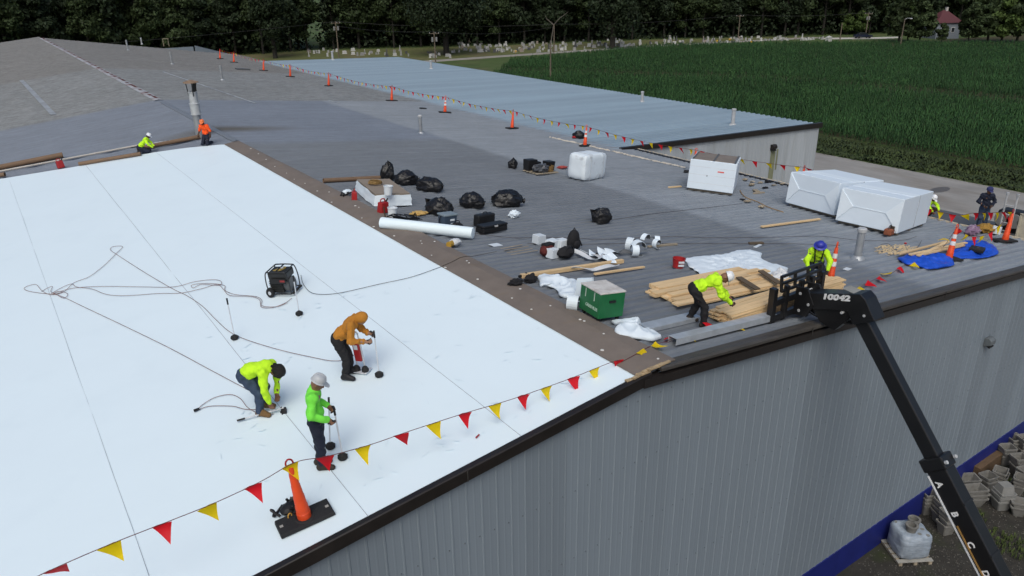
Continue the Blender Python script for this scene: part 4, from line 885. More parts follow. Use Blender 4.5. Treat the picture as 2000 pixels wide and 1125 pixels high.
# harness heap by its base
t = at_roof('harness_heap', 'heap of black safety harness straps and hooks beside the big cone', 'harness', 572, 1004, .3); b = MB()
for i in range(9):
    c = Vector((random.uniform(-.13, .13), random.uniform(-.1, .12), 0)); b.tube(spline([c + Vector((random.uniform(-.14, .14), random.uniform(-.12, .12), random.uniform(.02, .15))) for j in range(5)], 4), .022, 6)
b.ell((0, .05, .07), (.16, .13, .08)); b.build('straps', M_black, t)
for s in (0, 1): MB().tube([Vector((-.12 + s * .16 + .035 * math.cos(a), -.12 + .02 * s, .08 + .05 * math.sin(a))) for a in [2 * PI * i / 10 for i in range(10)]], .011, 6, closed=True).build('buckle', mat('yellow buckle', (.5, .28, .06), .5), t)
MB().tube(spline([(-.1, -.15, .03), (-.2, -.2, .012), (-.3, -.2, .012)], 5), .007, 5).build('cable', M_steel, t); MB().cyl((-.3, -.2, 0), (-.32, -.2, .035), .022, n=8).build('hook', M_steel, t)

# ---- pennant lines
M_fr = mat('red pennant', (.78, .014, .025), .55, var=.08, scale=6); M_fy = mat('yellow pennant', (.95, .68, .01), .55, var=.08, scale=6); M_cordr = mat('dark red cord', (.10, .02, .022), .7)
for m_ in (M_fr, M_fy):
    n_ = m_.node_tree.nodes; l_ = m_.node_tree.links; b_ = n_['Principled BSDF']; tr = n_.new('ShaderNodeBsdfTranslucent'); mx = n_.new('ShaderNodeMixShader'); mx.inputs[0].default_value = .45
    l_.new(b_.inputs['Base Color'].links[0].from_socket, tr.inputs[0]); l_.new(b_.outputs[0], mx.inputs[1]); l_.new(tr.outputs[0], mx.inputs[2]); l_.new(mx.outputs[0], n_['Material Output'].inputs[0])
def pennant_mesh(seed, m, sw, curl, sx=1.):
    r = random.Random(seed); b = MB(); n = 6; vs = []
    for i in range(n + 1):
        v = i / n; hw = .14 * (1 - v) * sx
        for j in range(4):
            u = j / 3 * 2 - 1; vs.append((u * hw + sw * v, curl * math.sin(v * 2.4 + seed) * v + .02 * math.sin(u * 2 + seed) * (1 - v), -.30 * v))
    b.add(vs, [(i * 4 + j, i * 4 + j + 1, i * 4 + j + 5, i * 4 + j + 4) for i in range(n) for j in range(3)])
    me = b.mesh('pennant', m, True); return me
PEN = {c: [pennant_mesh(s, m, sw, cu, sx) for s, sw, cu, sx in ((1, .10, .06, 1.), (2, .05, .10, .95), (3, .13, -.08, 1.), (4, .0, .16, .9))] for c, m in (('r', M_fr), ('y', M_fy))}
def line(label, pts, flags, sag=None, lie=False, rad=.006, fs=1.):
    """pts world points of the cord; flags: list of (colour, t along 0..1)"""
    o = thing('pennant_line', label, 'pennant line', pts[0], group='pennant warning lines'); org = pts[0]
    P2 = spline(pts, 8); MB().tube([q - org for q in P2], rad, 5).build('cord', M_cordr, o)
    L = [0.]
    for a, c in zip(P2, P2[1:]): L.append(L[-1] + (c - a).length)
    for c, t_ in flags:
        s = t_ * L[-1]; i = max(k for k in range(len(L)) if L[k] <= s + 1e-9); i = min(i, len(P2) - 2); f = (s - L[i]) / max(L[i + 1] - L[i], 1e-6); q = P2[i].lerp(P2[i + 1], f); d = (P2[i + 1] - P2[i])
        rz = math.atan2(d.y, d.x)
        if lie:
            p_ = link('pennant', random.choice(PEN[c]), o, loc=q - org + Vector((0, 0, .03)), rot=(math.radians(random.choice([78, 66, -74, 100])), random.uniform(-.15, .15), rz + random.uniform(-.5, .5)))
        else:
            p_ = link('pennant', random.choice(PEN[c][:3]), o, loc=q - org, rot=(random.uniform(-.25, .35), -math.atan2(d.z, math.hypot(d.x, d.y)), rz + random.uniform(-.15, .15)))
        p_.scale = (fs * random.uniform(.92, 1.08),) * 3
    return o
YR = 9.57
k = [(-30, 1178), (85, 1120), (213, 1064), (333, 1017), (420, 982), (510, 940), (577, 903), (640, 891), (725, 868), (800, 842), (905, 808), (980, 786), (1040, 766), (1120, 737), (1190, 709), (1212, 703)]
pts = [on_y(a, c, YR) for a, c in k]
for q in pts: q.z = max(q.z, zr(q.x) + .05)
cum = [0.]
for a, c in zip(pts, pts[1:]): cum.append(cum[-1] + (c - a).length)
def tpix(px_):
    for i in range(len(k) - 1):
        if k[i][0] <= px_ <= k[i + 1][0]: return (cum[i] + (cum[i + 1] - cum[i]) * (px_ - k[i][0]) / (k[i + 1][0] - k[i][0])) / cum[-1]
    return 1.
fl = [('y', 5), ('r', 105), ('y', 212), ('r', 315), ('y', 403), ('r', 493), ('y', 566), ('r', 635), ('y', 708), ('r', 783), ('y', 845), ('r', 908), ('y', 966), ('r', 1022), ('y', 1066), ('r', 1120), ('y', 1160), ('r', 1208)]
line('red and yellow pennant line tied to the big cone along the white membrane edge', pts, [(c, tpix(x)) for c, x in fl])
seq = [b_[0] for b_ in BEH[:11]]
names_ = ['topmost pennant line between the two highest cones on the brown roof', 'pennant line below the highest pair of roof cones', 'pennant line past the corner of the pale roof', 'pennant line along the brown roof edge', 'pennant line crossing in front of the pale annex roof', 'pennant line ending at the cone by the black disc', 'pennant line starting at the cone by the black disc', 'pennant line ending at the cone with the black bag', 'pennant line over the dark rake of the annex', 'pennant line in front of the annex wall lamp hood']
for i in range(10):
    a, c = top_of(*seq[i]), top_of(*seq[i + 1]); n_ = 6; sg = .0 + (c - a).length * .018; pts = [a.lerp(c, j / n_) - Vector((0, 0, 4 * sg * (j / n_) * (1 - j / n_))) for j in range(n_ + 1)]
    nf = max(4, int((c - a).length / .62)); line(names_[i], pts, [('ry'[j % 2], (j + .5) / nf) for j in range(nf)], rad=.008, fs=.95)
# line across to the lift and the fallen line over the work area
a = top_of(1562, 374); p1 = on_x(1829, 412, 30.2); p2 = on_x(1905, 416, 30.6); p3 = top_of(1962, 471)
line('pennant line strung past the man in dark top to the tilted cone', [a, p1, p2, p3], [('ry'[j % 2], (j + .5) / 22) for j in range(22)], rad=.008)
a = p3; c = top_of(1852, 508); line('pennant line sagging between the tilted cone and the tarp cone', [a, a.lerp(c, .35) - Vector((0, 0, .55)), a.lerp(c, .7) - Vector((0, 0, .5)), c], [('ry'[j % 2], (j + .5) / 7) for j in range(7)], rad=.007)
kk = [(1852, 470), (1836, 490), (1810, 500), (1790, 515), (1762, 520), (1740, 535), (1718, 542), (1695, 552), (1672, 566)]
line('fallen pennant line lying over the blue tarp towards the forks', [c] + [rp(*q, .06) for q in kk[1:]], [(cc, tt) for cc, tt in zip('yryryryrry', [.1, .2, .3, .4, .5, .6, .7, .8, .9, .98])], lie=True)
kk = [(1214, 707), (1245, 690), (1275, 674), (1300, 667), (1333, 655), (1385, 645), (1425, 637), (1470, 622), (1518, 614)]
line('fallen pennant line lying along the steel channel below the timber', [rp(*q, .05) for q in kk], [('y', .1), ('y', .2), ('r', .3), ('y', .4), ('r', .56), ('y', .7), ('y', .86), ('r', .98)], lie=True)

# ---- generator
t = at_roof('generator', 'black portable generator with tubular frame and wheels on the white membrane', 'generator', 558, 572, hdg(-12)); t.scale = (.84, .92, 1.04); fr = MB()
for sy_ in (-.27, .27):
    fr.tube(spline([(-.36, sy_, .05), (-.38, sy_, .35), (-.33, sy_, .60), (-.2, sy_, .64), (.2, sy_, .64), (.33, sy_, .60), (.38, sy_, .35), (.36, sy_, .05)], 4), .017, 7)
for x_, z_ in ((-.3, .635), (.3, .635), (-.36, .06), (.36, .06), (.0, .645)): fr.tube([(x_, -.27, z_), (x_, .27, z_)], .017, 7)
for sy_ in (-.27, .27): fr.tube([(-.36, sy_, .06), (.36, sy_, .06)], .017, 7)
fr.build('frame', M_bmetal, t)
MB().box((.0, .0, .51), (.62, .46, .2)).build('fuel_tank', mat('dark tank paint', (.022, .022, .022), .35), t, bevel=.04); MB().cyl((.05, .05, .60), (.05, .05, .64), .045).build('fuel_cap', M_steel, t)
b = MB(); b.box((-.10, 0, .25), (.4, .42, .36)); 
for i in range(6): b.box((-.10, 0, .14 + i * .045), (.44, .46, .014))
b.build('engine', mat('dark engine', (.03, .031, .03), .5, metal=.3), t); MB().cyl((.05, 0, .24), (.33, 0, .24), .19, n=18).build('alternator', mat('grey casting', (.11, .115, .12), .45, metal=.4), t)
MB().box((.02, -.275, .40), (.5, .03, .13)).build('control_panel', M_black, t, bevel=.01); MB().box((.18, -.292, .41), (.16, .008, .05)).build('brand_strip', mat('dark red label', (.25, .03, .03), .4), t); MB().cyl((-.26, -.2, .3), (-.26, .12, .3), .06).build('muffler', M_steel, t)
for s in (-1, 1):
    wl = MB().cyl((-.30, s * .30 - .045, .11), (-.30, s * .30 + .045, .11), .125, n=18).build('wheel', M_tyre, t, bevel=.015); MB().cyl((-.30, s * .30 - .05, .11), (-.30, s * .30 + .05, .11), .05, n=12).build('rim', M_steel, wl)
MB().box((.42, 0, .07), (.05, .5, .04)).build('foot_bar', M_rub, t); b = MB()
for i in range(4): b.tube(spline([(random.uniform(-.2, .2), random.uniform(-.15, .15), .63) for j in range(5)], 5), .007, 5)
b.build('tied_cords', mat('yellow cord', (.3, .22, .06), .7), t)

# ---- weighted heat-sink poles
def sink(label, base, toppx, lyingq=False):
    p = rp(*base); p.z += MZ if p.x < 9.1 else 0
    t = thing('magnet_pole', label, 'pole tool', p, group='weighted magnet poles')
    if lyingq: q = rp(*toppx); q.z += MZ; d = (q - p); p1 = d + Vector((0, 0, .035)); p0 = Vector((0, 0, .08)); 
    else:
        p0 = Vector((0, 0, .09)); L = 1.0; best = None
        for ax_ in np.linspace(-.4, .4, 33):
            for ay_ in (0.,):
                v = Vector((.82 * ax_, -.57 * ax_, math.sqrt(1 - ax_ * ax_))) * L; c_ = RM.T @ np.array([p.x + v.x, p.y + v.y, p.z + v.z - CH]); e = abs(c_[0] / c_[2] * FPX + 1000 - toppx[0])
                if best is None or e < best[0]: best = (e, v)
        p1 = best[1]
        c_ = RM.T @ np.array([p.x, p.y, p.z - CH]); 
    MB().tube([p0, p1], .014, 8).build('shaft', M_steel, t); u = (p1 - p0).normalized(); MB().tube([p1 - u * .14, p1 + u * .01], .019, 9).build('grip', M_black, t)
    M_ = u.to_track_quat('Z', 'Y').to_matrix() if lyingq else None
    b = MB(); b.lathe([(.078, 0), (.082, .03), (.07, .075), (.035, .10), (.015, .12)], 16, M=M_, c=(u * -.04) if lyingq else (0, 0, 0)); 
    for i in range(8): a = 2 * PI * i / 8; q_ = Vector((.08 * math.cos(a), .08 * math.sin(a), .04)); b.ell((M_ @ q_) if M_ else q_, (.014, .014, .03), 6, 4)
    b.build('magnet_head', M_rub, t)
sink('weighted magnet pole leaning up against the generator front', (585, 617), (573, 553)); sink('weighted magnet pole standing alone near the crossing cords', (459, 664), (442, 598)); sink('weighted magnet pole standing beside the red welder', (741, 737), (730, 661))
sink('weighted magnet pole gripped by the man in the green shirt', (670, 898), (651, 812)); sink('weighted magnet pole standing behind the man in the green shirt', (646, 877), (641, 815)); sink('weighted magnet pole lying on the membrane by the bent man', (556, 806), (465, 827), True)
# ---- stand-up induction welder
t = at_roof('induction_welder', 'upright red and silver membrane welder held by the man in mustard', 'welder', 708, 728, hdg(-20))
for s in (-.085, .085): MB().tube([(s, 0, .06), (s, 0, .78)], .016, 8).build('upright', M_steel, t)
MB().tube(spline([(-.085, 0, .78), (-.07, 0, .9), (0, 0, .94), (.07, 0, .9), (.085, 0, .78)], 4), .016, 8).build('handle_bar', M_steel, t); MB().box((0, 0, .50), (.15, .11, .46)).build('power_box', M_red, t, bevel=.015); MB().box((.0, -.058, .6), (.09, .006, .1)).build('display', M_white, t)
MB().box((0, 0, .03), (.34, .24, .025)).build('base_plate', M_steel, t, bevel=.01)
for s in (-.1, .1): MB().lathe([(.07, .03), (.075, .08), (.05, .14), (.02, .16)], 14, (s, -.03, 0)).build('coil_head', M_rub, t)
# ---- extension cords on the membrane
M_cord = mat('brown extension cord', (.2, .115, .10), .7, var=.2)
def cord(label, pxs, m=M_cord, r=.0065, name='extension_cord', z=None):
    P2 = spline([rp(*q) for q in pxs], 5); org = P2[0].copy()
    for q in P2: q.z = zr(q.x) + (MZ + .012 if q.x < 9.12 else .05 if q.x < 10.1 else .012) 
    org = P2[0].copy(); o = MB().tube([q - org for q in P2], r, 5).build(name, m, loc=org); return tag(o, label, 'cord')
cord('brown cord looping from the tangled coil up to a bight and past the standing pole', [(125, 572), (105, 577), (60, 572), (48, 565), (70, 558), (82, 570), (100, 578), (125, 573), (145, 555), (175, 543), (205, 520), (228, 497), (240, 484), (222, 484), (216, 490), (228, 499), (260, 520), (300, 545), (340, 568), (365, 580), (395, 600), (420, 625), (445, 648), (470, 662), (510, 676), (560, 690), (610, 701), (648, 708), (680, 705), (698, 690)])
cord('brown cord running out double from the coil to the generator foot', [(105, 576), (135, 567), (170, 563), (220, 562), (280, 563), (340, 563), (380, 553), (415, 549), (432, 552), (428, 560), (395, 558), (378, 565), (376, 559), (405, 556), (438, 560), (440, 570), (460, 578), (500, 582), (512, 590), (510, 602), (530, 604), (555, 596), (570, 585)])
cord('second strand of brown cord sagging lower between coil and generator', [(100, 577), (118, 566), (140, 557), (150, 563), (180, 567), (210, 578), (250, 580), (310, 576), (355, 575), (400, 565), (425, 558), (437, 568), (450, 580), (490, 582), (507, 588), (512, 600), (540, 602), (562, 594)])
cord('brown cord stretched from the coil down to the hands of the bent man', [(82, 572), (92, 566), (103, 562), (100, 572), (110, 577), (125, 585), (133, 577), (120, 572), (104, 575), (125, 583), (160, 600), (240, 638), (330, 682), (410, 725), (470, 757), (505, 775)])
cord('brown cord bight lying left of the bent man with a black plug', [(385, 806), (395, 795), (420, 780), (450, 774), (470, 782), (485, 800), (510, 812), (535, 812)]); cord('brown cord strand running from the black plug to the tan boots', [(386, 805), (410, 797), (455, 797), (480, 803), (510, 803)])
put('cord_plug', MB().tube([(-.06, 0, .03), (.05, 0, .03)], [.03, .024], 8).mesh('cord_plug', M_black), 'black plug at the end of the brown cord bight', 'plug', 386, 805)
cord('black cord running from the generator across the brown board to the far roof', [(588, 540), (592, 556), (606, 573), (630, 578), (670, 574), (740, 558), (800, 545), (845, 530), (880, 516), (905, 505), (945, 497), (970, 492)], mat('black cord', (.03, .025, .022), .7))
M_cd = mat('dark cord', (.045, .032, .03), .7)
cord('dark cord lying on the grey roof past the lone black bag', [(1160, 435), (1210, 428), (1260, 420), (1330, 412), (1400, 404), (1450, 398)], M_cd); cord('dark cord crossing the grey roof above the grey curled strips', [(925, 456), (1000, 465), (1080, 464), (1180, 468), (1300, 463), (1400, 465), (1500, 464), (1600, 462), (1680, 470), (1760, 470), (1790, 462)], M_cd)
cord('dark cord crossing the grey roof beside the white curled tapes', [(1030, 476), (1120, 478), (1220, 476), (1330, 476), (1440, 476), (1560, 477), (1640, 480)], M_cd); cord('dark cord curling on the roof beside the sawdust', [(1720, 478), (1735, 477), (1748, 488), (1765, 493), (1790, 485), (1800, 470)], M_cd)
cord('tan hose snaking from the plain white stack over the roof ribs', [(1445, 372), (1455, 385), (1480, 395), (1500, 405), (1530, 415)], M_rope, .02, 'hose')
put('red_marker', MB().tube([(-.05, 0, .015), (.05, 0, .015)], .014, 8).mesh('red_marker', M_red), 'small dark red marker lying on the membrane near the pennants', 'marker', 933, 856, .4)

# ---- wrapped loads
def wrapped(label, A, B, C, h, folds=True, W=None, seam=None):
    c, rz, L, W0 = foot(A, B, C); W = W or W0
    a, b_ = rp(*A), rp(*B); d = (a - b_).normalized(); n_ = Vector((-d.y, d.x, 0)); cc = rp(*C)
    if n_.dot(cc - b_) < 0: n_ = -n_
    mid = (a + b_) / 2 + n_.normalized() * W / 2; mid.z = zr(mid.x)
    t = thing('wrapped_pallet', label, 'pallet', mid, sloperot(mid.x, rz), 'white wrapped loads'); sgn = 1 if (Matrix.Rotation(rz, 3, 'Z') @ Vector((0, 1, 0))).dot(n_) > 0 else -1
    pl = MB()
    for i in range(3): pl.box((0, (i - 1) * W * .42, .05), (L * .96, .12, .09))
    pl.build('pallet_base', mat('grey pallet wood', (.2, .17, .13), .85), t)
    MB().box((0, 0, h / 2 + .1), (L, W, h)).build('load', M_wrap, t, bevel=.02)
    yf = -sgn * (W / 2 + .004)
    if folds:
        M_f = mat('folded wrap flap', (.74, .82, .88), .4, var=.02, ov=0.)
        for s in (-1, 1):
            e = s * (L / 2 - .015); b = MB(); q = [(e, yf, .13), (e, yf, h + .07), (e - s * h * .42, yf, h * .52 + .1)]; b.ext([Vector(v) for v in q], (0, -.004 * -sgn, 0), (0, -.022 * sgn, 0)); b.build('wrap_fold', M_f, t, bevel=.004)
        b = MB(); b.box((0, yf - sgn * .006, h * .52 + .1), (L - h * .8, .012, .022)); b.build('wrap_seam', M_f, t)
        b = MB(); b.box((0, -sgn * W * .1, h + .104), (L * .98, W * .22, .012)); b.build('wrap_overlap', M_f, t, bevel=.004)
    xe = None
    for s in (-1, 1):
        if folds: MB().box((s * (L / 2 + .003), -sgn * (-W * .03), h / 2 + .1), (.008, .03, h * .99)).build('gap_shade_strip', mat('painted gap shade', (.32, .34, .36), .7), t)  # grey strip paints the shade between the joined units
    return t, L, W, h, sgn
wrapped('far white wrapped insulation pallet beside the annex corner', (1533, 400), (1627, 426), (1820, 445), 1.245, W=2.75)
wrapped('near white wrapped insulation pallet with folded ends by the blue tarps', (1630, 435), (1750, 462), (1822, 444), 1.22)
t, L, W, h, sg = wrapped('white stack of panels with brown board lid and straps before the annex wall', (1340, 371), (1430, 383), (1470, 371), 1.22, False, W=2.3)
MB().box((0, 0, h + .115), (L * .92, W * .9, .03)).build('lid_board', mat('brown grey lid', (.2, .17, .145), .85, var=.2), t)
for x_ in (-.45, 0, .45): MB().box((x_ * L, 0, h + .137), (.07, W * .96, .02)).build('lid_strap', M_grey, t)
for z_ in (.38, .72, 1.05): MB().box((0, 0, z_), (L + .006, W + .006, .012)).build('sheet_joint', mat('pale joint', (.6, .63, .66), .6), t)
MB().box((-L * .18, -sg * (W / 2 + .005), .92), (.26, .006, .05)).build('red_mark', mat('red print', (.7, .12, .1), .6), t); MB().box((L * .1, -sg * (W / 2 + .005), .7), (.03, .006, .05)).build('dark_mark', M_black, t)
# rounded bale
BA = rp(1140, 356); rz = math.radians(15); L, W = 1.85, 1.05; c = BA + Matrix.Rotation(rz, 3, 'Z') @ Vector((L / 2, W / 2, 0)); c.z = zr(c.x)
t = thing('insulation_bale', 'rounded white plastic insulation bale with scuffed dirty side', 'bale', c, sloperot(c.x, rz)); b = MB(); n_ = 10
def sq(d, q):
    m_ = max(abs(d.x), abs(d.y), abs(d.z)); k_ = .9 / (abs(d.x) ** 9 + abs(d.y) ** 9 + abs(d.z) ** 9) ** (1 / 9)
    v = Vector((d.x * k_ * L / 2, d.y * k_ * W / 2, d.z * k_ * .62)); return v * (1 + .018 * noise.noise(v * 3))
b.ell((0, 0, .555), (1, 1, 1), 40, 24, fn=sq)
M_scuff = mat('scuffed white wrap', (.66, .73, .78), .5, var=.05, bump=.3, bscale=5, dirt=((.22, .2, .2), 2.6, .58, .75), stretch=(1.5, .6, 1)); b.build('wrap', M_scuff, t, smooth=True)
for x_ in (-.25, .25): MB().tube([(x_ * L, W * .505 * math.cos(a) / max(abs(math.cos(a)), abs(math.sin(a))) ** .8, .555 + .57 * math.sin(a) / max(abs(math.cos(a)), abs(math.sin(a))) ** .8) for a in [2 * PI * i / 32 for i in range(32)]], .008, 5, closed=True).build('tie', mat('faint tie', (.5, .52, .54), .6), t)

# ---- fibreboard pallet draped in plastic
c, rz, L, W = foot((700, 374), (737, 406), (797, 399)); c.z = zr(c.x)
t = thing('board_pallet', 'stack of brown fibreboard draped with torn white plastic', 'pallet', c, sloperot(c.x, rz))
for i in range(7): MB().box((random.uniform(-.01, .01), random.uniform(-.01, .01), .08 + i * .052), (L * .97, W * .97, .046)).build('fibre_sheet', mat('brown fibreboard sheet', (.26, .215, .17), .85, var=.1, scale=6), t)
b = MB(); nn = 48
def drape(a, z):
    k_ = max(abs(math.cos(a)), abs(math.sin(a))) ** .9; o_ = .02 + .05 * (1 - z) + .03 * noise.noise(Vector((a * 3, z * 4, 1))); return Vector((math.cos(a) / k_ * (L / 2 + o_), math.sin(a) / k_ * (W / 2 + o_), .02 + z * (.36 + .05 * noise.noise(Vector((a * 2, 0, 3))))))
vs = [drape(2 * PI * i / nn, j / 5) for j in range(6) for i in range(nn)]; b.add(vs, [(j * nn + i, j * nn + (i + 1) % nn, (j + 1) * nn + (i + 1) % nn, (j + 1) * nn + i) for j in range(5) for i in range(nn)]); b.build('plastic_drape', M_rag, t, smooth=True)
def bucket_mesh(r=.15, h=.3, m=None):
    b = MB(); b.lathe([(r * .86, 0), (r, h), (r + .012, h), (r + .012, h - .03), (r * .98, h - .035), (r * .95, h - .01), (r * .8, .015)], 20, cap=False); b.lathe([(r * .86, 0), (0, .001)], 20, cap=False); return b.mesh('bucket', m or M_white, True)
BW = bucket_mesh()
def on_top(px_, py_, hh):
    r_ = ray((px_, py_)); a = r_ * ((-7 + SL * XR + hh) / (r_[2] + SL * r_[0])); return Vector((a[0], a[1], a[2] + CH))
o = link('bucket', BW, loc=on_top(758, 380, .45), rot=sloperot(12, 0)); tag(o, 'white bucket standing on the fibreboard stack', 'bucket')
p = on_top(733, 359, .45); b = MB()
for i in range(7): b.tube([Vector((.24 * math.cos(a) * (1 - i * .04) + random.uniform(-.03, .03), .2 * math.sin(a), .03 + .012 * i)) for a in [2 * PI * j / 18 for j in range(18)]], .02, 6, closed=True)
tag(b.build('rope_coil', mat('ochre rope', (.20, .125, .045), .9, var=.2), loc=p, rot=sloperot(12, .3)), 'ochre rope coiled on top of the fibreboard stack', 'rope')
# ---- black rubbish bags
def bag(label, px_, py_, wpx, hpx, kind, rz=0., seed=0):
    p = rp(px_, py_); u = dpx(p); wd, hh, dp = wpx * u / 2, hpx * u * 1.03 / 2, wpx * u * .36
    if kind == 'up': dp = wd * .9
    def fn(d, q):
        k_ = 1 + .22 * noise.noise(d * 1.6 + Vector((seed, 0, 0))) + .10 * noise.noise(d * 4 + Vector((0, seed, 0))) + .09 * (1 - 2 * abs(noise.noise(d * 3.4 + Vector((seed, seed, 1))))) + .05 * (1 - 2 * abs(noise.noise(d * 7 + Vector((seed, 2, 1)))))
        v = Vector((q.x * k_, q.y * k_, q.z * k_)); 
        if v.z < -hh * .62: v.z = -hh * .62 + (v.z + hh * .62) * .12
        return v
    t = thing('rubbish_bag', label, 'rubbish bag', p, sloperot(p.x, rz + math.radians(-35)), 'black rubbish bags'); b = MB(); b.ell((0, 0, hh * .66), (wd * .96, dp, hh * 1.16), 44, 28, fn=fn); b.build('sack', M_bag, t, smooth=True)
    b = MB()
    if kind == 'up': b.tube([(0, 0, hh * 1.6), (.02, .01, hh * 1.9), (.05, .02, hh * 2.02)], [.10, .05, .09], 9)
    elif kind == 'side': b.tube([(wd * .8, 0, hh * .7), (wd * 1.02, 0, hh * .72), (wd * 1.15, .02, hh * .66)], [.12, .05, .10], 9)
    else: b.tube([(-wd * .8, 0, hh * .9), (-wd * 1.02, .02, hh * 1.2), (-wd * 1.0, .04, hh * 1.55)], [.12, .06, .11], 9)
    b.build('knot', M_bag, t, smooth=True)
for i, a in enumerate([('upright black rubbish bag beside the cardboard tube end', 757, 352, 26, 34, 'up'), ('squat black rubbish bag between the upright bag and the pointed one', 793, 359, 42, 25, 'side'), ('pointed black rubbish bag lying behind the board stack', 838, 371, 50, 25, 'side'), ('slumped black rubbish bag with a raised corner above the cooler', 858, 417, 50, 32, 'tail'),
                       ('black rubbish bag lying between the slumped bag and the long one', 920, 404, 46, 29, 'side'), ('long full black rubbish bag with a loose torn end', 990, 401, 58, 30, 'side'), ('small black rubbish bag near the heap of black tubs', 1001, 328, 18, 17, 'up'), ('lone black rubbish bag beside the dark cord', 1174, 434, 36, 29, 'tail'), ('small black rubbish bag lying behind the banded cone', 1130, 270, 24, 14, 'side')]): bag(*a, rz=random.uniform(-.3, .3), seed=i * 3.7)
put('red_rag', MB().ell((0, 0, .06), (.26, .16, .08), 12, 6, fn=lambda d, q: q * (1 + .3 * noise.noise(d * 3))).mesh('red_rag', M_red, True), 'red rag tucked under the small black bag by the cone', 'rag', 1124, 270)
# ---- tubes and the membrane roll
def tube(label, A, B, r, m, name='cardboard_tube', cat='tube', hollow=True, group=None, dz=0.):
    a, b_ = rp(*A), rp(*B); 
    for q in (a, b_): q.z += r + dz + (MZ if q.x < 9.1 else .0)
    d = b_ - a; M_ = d.to_track_quat('Z', 'Y').to_matrix(); b = MB(); Ln = d.length
    b.lathe([(r * .82, .2), (r * .82, 0), (r, 0), (r, Ln), (r * .82, Ln), (r * .82, Ln - .2), (0, Ln - .2)] if hollow else [(0, 0), (r * .3, 0), (r * .95, .01), (r, .03), (r, Ln - .03), (r * .95, Ln - .01), (r * .3, Ln), (0, Ln)], 20, M=M_, cap=False)
    return tag(b.build(name, m, loc=a, smooth=True), label, cat, group)
tube('long white roll of roof membrane lying across the brown board edge', (745, 447), (925, 468), .17, M_tpo, 'membrane_roll', 'roll', False, dz=.03)
p = rp(925, 468)
tube('brown cardboard tube lying behind the upright rubbish bag', (632, 357), (746, 351), .085, M_tube, group='cardboard tubes'); tube('thick cardboard tube sloping beside the red can', (-40, 342), (124, 309), .13, M_tube, group='cardboard tubes'); tube('cardboard tube lying along the membrane edge up to the kneeling worker', (155, 325), (276, 305), .085, M_tube, group='cardboard tubes')
tube('cardboard tube running from the kneeling worker to the man in orange', (268, 296), (392, 272), .10, M_tube, group='cardboard tubes'); tube('short cardboard tube end lying near the membrane corner', (-30, 352), (11, 346), .10, M_tube, group='cardboard tubes')
tube('thin pale pipe along the edge of the old roof behind the tubes', (0, 338), (270, 287), .045, mat('pale grey pipe', (.4, .38, .35), .6), 'pipe', 'pipe')
b = MB(); a, c = rp(255, 288), rp(386, 268); d = c - a
for i in range(14): b.box((d * ((i + .5) / 14)) + Vector((0, random.uniform(-.06, .06), .03)), (d.length / 13, random.uniform(.12, .28), .02), rz=math.atan2(d.y, d.x))
tag(b.build('flashing_strip', mat('torn pale flashing', (.45, .47, .47), .6, var=.3, scale=4), loc=a), 'torn pale flashing strip leading to the foot of the tall stack', 'flashing')
# ---- cans, cooler, cases, boxes
def gascan(label, px_, py_, rz, s=1.):
    t = at_roof('fuel_can', label, 'fuel can', px_, py_, rz, group='red fuel cans'); t.scale = (s, s, s); MB().box((0, 0, .16), (.3, .2, .32), top=.9).build('can', M_red, t, bevel=.03); MB().tube(spline([(-.1, 0, .32), (-.08, 0, .4), (.04, 0, .4), (.06, 0, .32)], 4), .018, 7).build('handle', M_red, t); MB().tube([(.1, 0, .31), (.17, 0, .4)], [.03, .018], 8).build('spout', M_black, t)
gascan('red fuel can beside a white bucket on the brown board edge', 748, 416, .3, 1.15); gascan('red fuel can next to the torn plastic of the board stack', 692, 391, 1.2, .95); gascan('red fuel can standing on bare roof before the cardboard tubes', 120, 329, .2, 1.)
put('bucket', BW, 'white bucket standing beside the red fuel can', 'bucket', 766, 423); 
t = at_roof('tool_pile', 'dark jumble of hand tools beside the red fuel can by the drape', 'tools', 674, 384, .5); b = MB()
for i in range(6): b.tube([(random.uniform(-.2, .2), random.uniform(-.12, .12), .04), (random.uniform(-.25, .25), random.uniform(-.15, .15), .14)], .03, 7)
b.build('tools', M_black, t); MB().ell((.25, .1, .1), (.2, .14, .11), 12, 7, fn=lambda d, q: q * (1 + .25 * noise.noise(d * 3))).build('white_bag', M_rag, t, smooth=True)
t = at_roof('tool_scatter', 'thin dark pry bars and straps lying behind the white roll', 'tools', 785, 432, .0); b = MB()
for i in range(12): b.tube(spline([(random.uniform(-.7, .7), random.uniform(-.15, .15), .03), (random.uniform(-.6, .6), random.uniform(-.2, .2), random.uniform(.05, .3)), (random.uniform(-.7, .7), random.uniform(-.15, .15), .03)], 4), .016, 5)
b.build('bars', M_black, t); MB().tube([(-.55, 0, .02), (-.62, .02, .5)], .02, 6).build('upright_bar', mat('dark wood', (.06, .04, .025), .8), t)
t = at_roof('cooler', 'slate blue drink cooler with pale lid and decals', 'cooler', 873, 446, .1); MB().box((0, 0, .22), (.44, .32, .42), top=1.12).build('tub', M_cyan, t, bevel=.03); MB().box((0, 0, .45), (.53, .4, .06)).build('lid', mat('grey blue lid', (.2, .25, .28), .5), t, bevel=.02); MB().box((.06, -.178, .3), (.16, .01, .06)).build('decal', M_white, t); MB().box((.06, -.168, .17), (.1, .01, .07)).build('decal', M_white, t)
MB().tube(spline([(-.26, 0, .42), (-.3, 0, .3), (-.26, 0, .2)], 4), .014, 6).build('handle', M_black, t)
